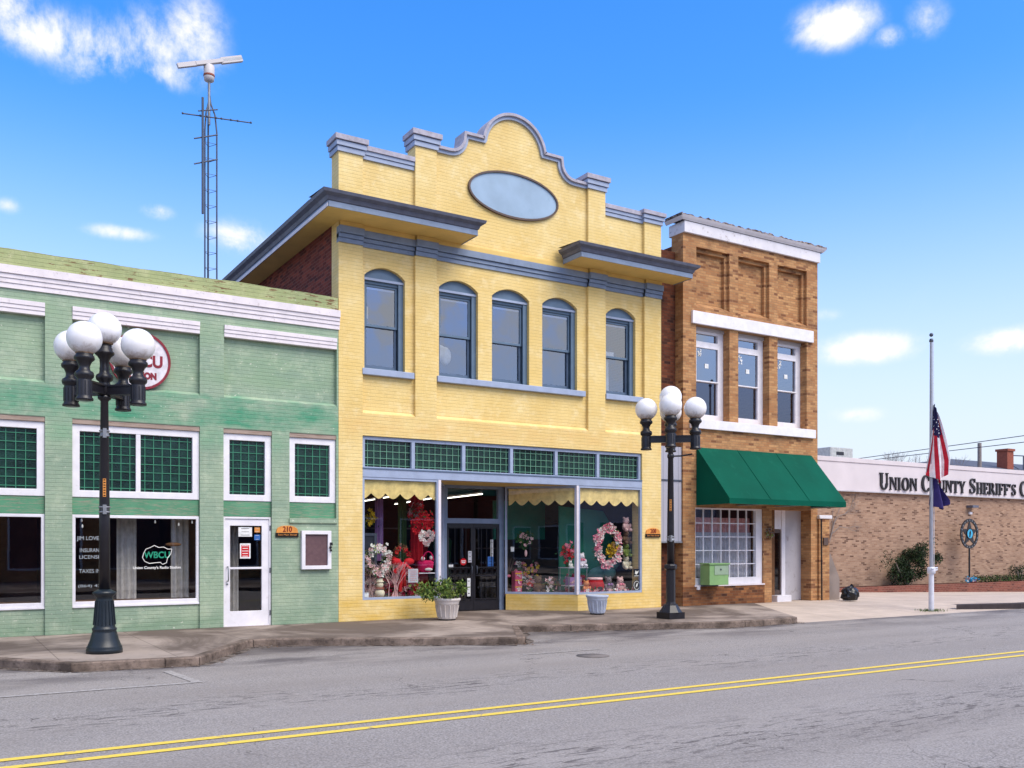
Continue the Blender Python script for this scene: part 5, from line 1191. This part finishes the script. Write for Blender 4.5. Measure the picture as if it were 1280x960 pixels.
# ------------------------------------------------------------------ goods in the flower shop windows
def bear(x, y, z, s, mats, label, group=None, bow=None, turn=0):
    m = MB(); m.ball((x,y,z+.19*s), .17*s, 12, 9, (1,.85,1.1)).ball((x,y-.02*s,z+.44*s), .135*s, 12, 9).ball((x,y-.13*s,z+.41*s), .055*s, 8, 6)
    for d in (-1, 1): m.ball((x+d*.10*s,y,z+.56*s), .05*s, 8, 6).ball((x+d*.17*s,y-.07*s,z+.24*s), .06*s, 8, 6, (1,1,1.6)).ball((x+d*.11*s,y-.17*s,z+.07*s), .075*s, 8, 6, (1,1.4,1))
    m.k = 1
    for d in (-1, 1): m.ball((x+d*.045*s,y-.145*s,z+.47*s), .015*s, 6, 5)
    m.ball((x,y-.18*s,z+.42*s), .02*s, 6, 5)
    if bow: m.k = 2; m.ball((x-.06*s,y-.14*s,z+.31*s), .055*s, 6, 5, (1.2,.6,.9)).ball((x+.06*s,y-.14*s,z+.31*s), .055*s, 6, 5, (1.2,.6,.9))
    return solo(m, 'plush_bear', [mats, 'ink'] + ([bow] if bow else []), label, 'plush toy', group)
def bouquet(c, r, nl, nb, mats, label, name='bouquet', bs=.05, ls=.08, base=None):
    m = MB()
    for i in range(nl): m.k = 0; m.leaf(Vector(c) + Vector((random.gauss(0,r*.5), random.gauss(0,r*.4), random.gauss(0,r*.45))), ls)
    for i in range(nb): m.k = 1 + random.randrange(len(mats)-1); m.bloom(Vector(c) + Vector((random.gauss(0,r*.5), -abs(random.gauss(0,r*.3)), random.gauss(.1*r,r*.45))), bs)
    if base is not None: m.k = 0; m.tube([(c[0],c[1],base),(c[0]+.02,c[1],c[2])], .014, 5); m.lathe([(.05,0),(.075,.1),(.07,.12)], (c[0],c[1],base), 10)
    return solo(m, name, mats, label, 'flowers')
FZ = .437
# left window
solo(wreath((8.2,.32,1.27), .24, .27, .05, 420, 2, 2, 110, .07, .055), 'wreath', ['leafd','leaf3','whitef','palepink'], 'round wreath of white flowers at the left of the left shop window', 'wreath')
solo(wreath((9.36,.28,1.78), .16, .155, .02, 120, 1, 2, 150, .03, .04, heart=True), 'heart_wreath', ['whitef','whitef','palepink'], 'heart-shaped wreath of white and pink flowers in the left shop window', 'wreath')
m = wreath((8.85,.5,1.35), .17, .22, .035, 260, 1, 1, 30, .07, .05); m.k = 2
for dx, dz in ((-.06,-.62),(.05,-.5),(-.2,-.2),(.22,-.18)):
    m.tube([(8.85,.42,1.2),(8.85+dx*.6,.40,1.2+dz*.5),(8.85+dx,.42,1.2+dz)], [.05,.04,.05], 5)
for d in (-1,1): m.ball((8.85+d*.16,.42,1.24), .11, 8, 6, (1.2,.5,.7))
solo(m, 'ribbon_wreath', ['wood','redf','redf'], 'brown wreath with a big red ribbon in the middle of the left shop window', 'wreath')
bouquet((9.42,.55,2.12), .24, 90, 60, ['leafd','redf','redf','redf'], 'spray of red silk flowers above the heart wreath', 'flower_spray', .075)
def twigs(x, y, mat, label, n=9):
    m = MB()
    for k in range(n): a = random.gauss(0,.28); twig_tree(m, (x+random.gauss(0,.05),y+random.gauss(0,.03),FZ), Vector((a,random.gauss(0,.1),1)).normalized(), .30, .010, 3, .3, 5)
    m.slab([(x-.12,y-.06),(x+.12,y-.06),(x+.12,y+.06),(x-.12,y+.06)], FZ, FZ+.03); return solo(m, 'twig_tree', mat, label, 'twigs', 'twig trees in the left window')
twigs(8.05, .4, 'twigpink', 'reddish bare twigs standing below the white flower wreath'); twigs(8.66, .4, 'palepink', 'pale pink bare twigs standing left of the framed sheet')
m = MB().ball((8.27,.35,FZ+.12), .11, 12, 8).ball((8.27,.35,FZ+.30), .08, 12, 8).lathe([(.085,.36),(.09,.365),(.09,.38),(.07,.385),(.065,.44)], (8.27,.35,FZ), 12); m.k = 1; m.lathe([(.09,.2),(.1,.21),(.1,.235),(.085,.245)], (8.27,.35,FZ), 12)
solo(m, 'figurine', ['cream','chim'], 'small cream snowman figurine between the two twig trees', 'figurine')
paper(9.0, .93, .24, .30, .20, 'framed lilac sheet standing in the left shop window behind the shrub', ('lace', 'curtpink'), 6, 'framed_sheet', 'boxgrey')
paper(7.86, .53, .12, .12, .14, 'small white price card at the lower left corner of the left shop window', lines=2, name='price_card')
m = MB(); m.lathe([(.10,0),(.17,.08),(.19,.22),(.14,.26)], (9.45,.5,1.0), 16)
for k in range(9): m.tube([(9.45+.13*cos(a/6*pi),.36,1.26+.2*sin(a/6*pi)) for a in range(7)], .014, 5); break
m.k = 1; m.ball((9.45,.33,1.06), .05, 8, 6, (2,.5,.7)).ball((9.34,.4,1.30), .05, 8, 6).ball((9.55,.4,1.32), .05, 8, 6)
solo(m, 'gift_basket', ['hot','whitef'], 'bright pink gift basket on the white shelf in the left shop window', 'basket')
MB().box(9.22, 9.62, .34, .64, .965, .985).build('display_stand', 'white', None); o = COL.objects['display_stand']; tag(recentre(o), 'thin white shelf under the bright pink gift basket', 'shelf')
MB().box(9.25,9.28,.36,.62,.44,.965).build('upright','white',o).location = -o.location
MB().box(9.56,9.59,.36,.62,.44,.965).build('upright','white',o).location = -o.location
for nm, x0, x1, mt, lb_ in (('garment', 8.42, 8.62, 'purple', 'lilac garment hanging behind the white flower wreath'), ('hanging_cloth', 8.98, 9.2, 'leaf2', 'dark green cloth column hanging in the left shop window'), ('hanging_cloth', 9.3, 9.62, 'redfab', 'dark red cloth hanging behind the heart wreath')):
    solo(drape(x0, x1, .95, 1.25, 2.9, 3, .03), nm, mt, lb_, 'cloth')
bouquet((8.15,.9,2.15), .24, 170, 20, ['leaf2','yellowf'], 'yellow green foliage spray hanging above the white wreath', 'foliage_spray', .06)
m = MB().box(7.8, 8.35, .75, .8, 1.05, 1.85); m.k = 1; m.wall(7.78, 8.37, 1.03, 1.87, .73, .75, [(7.84, 8.31, 1.09, 1.81)]); solo(m, 'dark_picture', ['shade', 'steeldk'], 'grey framed dark picture behind the white flower wreath', 'picture')
# scalloped valances just inside the glass
def scallop(x0, x1, y, z0, z1, n, label, rotp=None):
    m = MB(); k = n*10; amp = (z1-z0)*.30
    bot = lambda i: z0 + amp*(1-abs(sin(pi*(i/k)*n + pi*.5)))**.9
    for i in range(k):
        a, b = x0+(x1-x0)*i/k, x0+(x1-x0)*(i+1)/k; ya, yb_ = y+.012*sin(i*.5), y+.012*sin((i+1)*.5)
        m.add([(a,ya,bot(i)),(b,yb_,bot(i+1)),(b,yb_,z1),(a,ya,z1),(a,ya+.012,bot(i)),(b,yb_+.012,bot(i+1)),(b,yb_+.012,z1),(a,ya+.012,z1)], [(0,1,2,3),(7,6,5,4),(0,4,5,1)])
    if rotp: m.rot(*rotp)
    return solo(m, 'window_valance', 'valance', label, 'valance', 'scalloped valances')
scallop(7.79, 9.48, .085, 2.60, 2.995, 5, 'cream scalloped valance across the top of the left shop window')
scallop(13.40, 15.28, .085, 2.58, 2.995, 5, 'cream scalloped valance across the rightmost shop window')
scallop(13.32-LR+.08, 13.26, .085, 2.58, 2.995, 5, 'cream scalloped valance across the slanted window beside the black doors', (aR - pi, (13.32, .03)))
# right windows
RZ = .398
solo(MB().add([(13.6,1.2,.45),(15.3,1.2,.45),(15.3,1.2,2.1),(15.0,1.2,2.5),(13.6,1.2,2.6),(13.6,1.24,.45),(15.3,1.24,.45),(15.3,1.24,2.1),(15.0,1.24,2.5),(13.6,1.24,2.6)], [(0,1,2,3,4),(9,8,7,6,5),(0,5,6,1),(1,6,7,2),(2,7,8,3),(3,8,9,4)]), 'backdrop_board', 'tealboard', 'deep teal board with a cut corner behind the ring of flowers', 'board')
solo(MB().box(12.3, 13.9, 2.3, 2.34, 1.75, 2.75), 'backdrop_board', 'tealboard', 'deep teal board high behind the slanted window by the doors', 'board')
m = wreath((14.5,.36,1.58), .34, .46, .045, 300, 2, 3, 190, .08, .075)
solo(m, 'flower_ring', ['leafd','leaf3','palepink','pink','whitef'], 'tall oval ring of pink and white flowers in the rightmost shop window', 'wreath')
bouquet((14.66,.42,1.47), .2, 70, 34, ['leafd','yellowf','wood','yellowf'], 'yellow sunflowers inside the pink flower ring', 'sunflowers', .09)
for z, mt, lb_ in ((1.95, 'bearpink', 'pale pink plush at the top of the hanging toys by the right pane edge'), (1.62, 'bear', 'brown plush, second of the hanging toys by the right pane edge'), (1.30, 'leaf3', 'mossy plush, third of the hanging toys by the right pane edge'), (.98, 'cream', 'cream plush, lowest of the hanging toys by the right pane edge')):
    bear(15.14, .42, z, .62, mt, lb_, 'plush toys strung in the rightmost window')
m = MB()
for cx, cz, a in ((14.45,.86,.25),(14.78,.92,-.2),(14.95,1.12,.5)):
    b_ = MB().ball((0,0,0), .24, 16, 10, (1.25,.4,.75)); b_.v = [(cx + p*cos(a) - r*sin(a), .75+q, cz + p*sin(a) + r*cos(a)) for p, q, r in b_.v]; m.add(b_.v, b_.f, True)
solo(m, 'cushion_pile', 'tealfab', 'heap of grey teal cushions under the pink flower ring', 'cushions')
m = MB().lathe([(.16,0),(.22,.06),(.24,.2),(.2,.32),(.16,.34)], (14.17,.45,RZ), 18); m.k = 1; m.lathe([(.17,.33),(.2,.34),(.2,.38),(.15,.39)], (14.17,.45,RZ), 18); m.k = 2; m.ball((14.17,.23,RZ+.12), .07, 8, 6, (1.3,.5,.8))
solo(m, 'gift_bag', ['redfab','palepink','ink'], 'round red gift pouch with a frilled top in the rightmost shop window', 'gift bag')
bear(13.83, .36, RZ, .55, 'bearorange', 'orange plush toy left of the round red pouch'); bear(14.55, .40, RZ, .68, 'beargrey', 'grey brown plush bear with a purple bow right of the red pouch', bow='purple'); bear(14.93, .40, RZ, .66, 'bearpink', 'pale pink plush bear with a pink bow at the foot of the rightmost window', bow='pink')
for z, hgt, lb_ in ((.90, .2, 'black square window sticker with a white bird shape'), (.58, .26, 'black round window sticker with a white ring')):
    m = MB()
    if hgt == .2: m.box(15.10, 15.30, .058, .062, z-.1, z+.1); m.k = 1; m.prism([(15.14,z-.02),(15.19,z-.05),(15.24,z+.0),(15.27,z+.06),(15.21,z+.03),(15.16,z+.06)], .054, .058); m.box(15.12,15.28,.054,.058,z-.085,z-.07)
    else: m.ellipse((15.20, z), .12, .14, .058, .062, 28); m.k = 1; m.ring((15.20, z), .085, .10, .012, .054, .058, 28); m.prism([(15.17,z-.05),(15.22,z-.02),(15.24,z+.06),(15.19,z+.04)], .054, .058)
    solo(m, 'window_sticker', ['ink','whitef'], lb_, 'sticker')
m = wreath((12.62,1.32,1.74), .17, .17, .045, 380, 2, 1, 14, .08, .045, heart=True); m.k = 2; m.ball((12.62,1.25,1.40), .05, 8, 6, (.8,.6,1.8))
solo(m, 'heart_wreath', ['leafd','leaf1','palepink'], 'green leafy heart wreath hanging in the slanted window by the doors', 'wreath')
paper(12.27, 1.50, .10, .12, 1.32, 'white tag hanging near the black doors in the slanted window', lines=2, name='hang_tag')
m = MB()
for k in range(26): a = random.gauss(0,.25); m.tube([(12.27,1.56,.78),(12.27+a*.5,1.56+random.gauss(0,.04),1.15+random.random()*.15)], [.006,.003], 4, False)
m.tube([(12.27,1.56,RZ),(12.27,1.56,.80)], .02, 6).slab([(12.19,1.50),(12.35,1.50),(12.35,1.62),(12.19,1.62)], RZ, RZ+.12); m.k = 1; m.ball((12.27,1.49,.83), .045, 8, 6, (1.5,.6,.8))
solo(m, 'twig_tree', ['twig','pink'], 'dry twig topiary with a pink bow next to the black doors', 'twigs')
m = MB().box(12.38, 12.57, 1.36, 1.54, RZ, .95); m.k = 1
for k in range(3): m.bloom((12.475,1.345,.5+.17*k), .06)
m.k = 2
for k in range(3): m.box(12.375, 12.575, 1.352, 1.36, .54+.17*k, .565+.17*k)
solo(m, 'gift_box', ['pinktube','whitef','yellowf'], 'tall pink patterned gift box in the slanted window', 'gift box')
bouquet((12.76,1.28,.60), .13, 26, 26, ['leafd','redf','palepink'], 'small red flower bunch beside the tall pink box', 'bouquet', .045, .06, RZ)
bear(12.92, 1.15, RZ, .74, 'bear', 'dark brown plush bear in the middle of the slanted window')
bouquet((13.17,.92,.62), .17, 90, 40, ['leafd','palepink','bear','whitef'], 'pale floral basket between the brown bear and the glass table', 'bouquet', .05, .07, RZ)
t = thing('display_table', (13.62, .6, RZ), 'small grey glass-topped table carrying the white plush toy', 'table')
MB().box(13.34, 13.95, .42, .86, 1.03, 1.05).build('top', 'boxgrey', t); MB().box(13.38, 13.91, .46, .82, .58, .60).build('shelf', 'boxgrey', t)
for x in (13.37, 13.92):
    for y in (.45, .83): MB().tube([(x,y,RZ),(x,y,1.03)], .012, 6).build('leg', 'steel', t)
bouquet((13.55,.75,1.42), .22, 130, 60, ['leafd','redf','redf','pink'], 'red flower bouquet standing on the glass-topped table', 'bouquet', .055, .08, 1.052)
bear(13.82, .55, 1.052, .6, 'plushwhite', 'white plush toy with a pink bow on the glass-topped table', bow='pink')
bear(13.45, .50, 1.052, .28, 'whitef', 'tiny white plush on the left end of the glass-topped table')
m = MB().box(13.44, 13.80, .5, .7, .602, .80); m.k = 1
for k in range(8): m.bloom((13.48+.04*k,.49,.66+.02*(k%4)), .04)
solo(m, 'patterned_box', ['purple','palepink'], 'purple flowered box on the lower shelf of the glass-topped table', 'box')
def bank(x0, x1, y, z0, z1, n, mats, label, rotp=None, bs=.055):
    m = MB()
    for i in range(n):
        x, z = x0+(x1-x0)*random.random(), z0+(z1-z0)*random.random()**1.3; yy = y + random.gauss(0,.05)
        if random.random() < .4: m.k = 0; m.leaf((x,yy,z), .09)
        else: m.k = 1 + random.randrange(len(mats)-1); m.bloom((x,yy,z), bs*random.uniform(.7,1.3))
    m.k = 0; m.box(x0, x1, y+.03, y+.07, z0-.03, z0)
    return solo(m, 'flower_bank', mats, label, 'flowers')
bank(8.5, 9.5, .95, .44, 1.05, 260, ['leafd','redf','pink','palepink','hot'], 'bank of red and pink flowers at the back of the left shop window')
bank(7.85, 8.45, .7, .44, .85, 140, ['leaf2','whitef','palepink','curtpink'], 'bank of white and dusky pink flowers low behind the reddish twigs')
bank(9.15, 9.5, .75, 2.25, 2.55, 90, ['leafd','redf','curtpink'], 'hanging strip of dark red blooms near the top of the left shop window')
bank(13.45, 15.25, .26, RZ, RZ+.10, 200, ['leafd','pink','whitef','palepink','purple'], 'low garland of pink and white flowers along the foot of the rightmost window', bs=.04)
bank(12.6, 13.3, 1.75, .6, 1.15, 170, ['leafd','pink','curtpink','whitef','yellowf'], 'mixed pink and yellow flowers in the shade behind the slanted window')
bank(13.65, 14.2, .95, RZ, .85, 120, ['leafd','redf','hot','palepink'], 'bank of red flowers before the teal board behind the round red pouch')
# signs and stickers on the black doors
for x, z, w_, h_, mt, lb_ in ((10.58, 1.09, .12, .09, 'paper', 'small white sticker at the left edge of the left black door'), (11.72, 1.53, .07, .42, 'paper', 'tall narrow white strip on the right black door'), (11.10, 1.32, .10, .28, 'boxgrey', 'pale blue grey sheet near the middle of the left black door'), (11.07, .58, .09, .44, 'paper', 'long white strip low on the left black door'), (11.68, 1.2, .16, .24, 'paperblue', 'blue sticker low on the right black door glass')):
    paper(x, z, w_, h_, DY+.015, lb_, (mt, 'ink'), 3, 'door_sticker')
m = MB().ellipse((10.90, 1.20), .085, .085, DY-.02, DY-.012, 24); m.k = 1; m.box(10.84,10.96,DY-.024,DY-.02,1.21,1.23).box(10.85,10.95,DY-.024,DY-.02,1.17,1.19); solo(m, 'door_sticker', ['redf','paper'], 'round red sticker on the left black door', 'sticker')
# dim goods deeper in the shop
for x, y, z, mt, lb_ in ((10.7,3.4,0.01,'redfab','red cloth-covered stand just inside the left black door'), (11.5,3.6,.01,'leafd','green cloth-covered stand just inside the right black door')):
    solo(MB().lathe([(.25,0),(.27,.6),(.2,1.1),(.25,1.7),(.05,1.95)], (x,y,z), 16), 'draped_stand', mt, lb_, 'stand')

# ------------------------------------------------------------------ buildings across the street (met only as reflections)
def opposite(x0, x1, h, mat, trim, label):
    t = thing('street_building', ((x0+x1)/2, -27, 0), label, 'building', 'buildings across the street'); n = max(2, int((x1-x0)/3)); w = (x1-x0)/n
    hs_ = [(x0+w*i+.5, x0+w*(i+1)-.5, .5, 3.0) for i in range(n)] + [(x0+w*i+.9, x0+w*(i+1)-.9, 4.2, 5.6) for i in range(n) if h > 6.2]
    MB().wall(x0, x1, -.2, h, -27, -26.7, hs_).box(x0, x1, -36, -27, -.2, h-.3).build('wall', mat, t); MB().box(x0, x1, -26.7, -26.5, h-.5, h).build('cornice', trim, t)
    for a, b, c, d in hs_: f = frame_mb(a, b, c, d, .08, -26.8, -26.68).build('window', 'white', t); pane_mb(a+.08, b-.08, c+.08, d-.08, -26.8).build('pane', 'shade', f)
opposite(-60, -34, 6.4, 'oppbrick', 'capwhite', 'tall red brick block far left across the street'); opposite(-33.8, -16.2, 6.0, 'sherbrick', 'whitetrim', 'brown brick store across the street'); opposite(-16, 2, 5.2, 'oppbrick', 'white', 'red brick shop row with white cornice across the street'); opposite(2.2, 14, 6.6, 'tanbrick', 'capwhite', 'tan brick two-storey shop across the street')
opposite(14.2, 30, 5.0, 'oppbrick', 'tealboard', 'long low red brick shop across the street'); opposite(30.2, 44, 5.6, 'fascia', 'white', 'pale stucco shop across the street'); opposite(44.2, 66, 5.2, 'oppbrick', 'capwhite', 'red brick corner shop far along across the street')
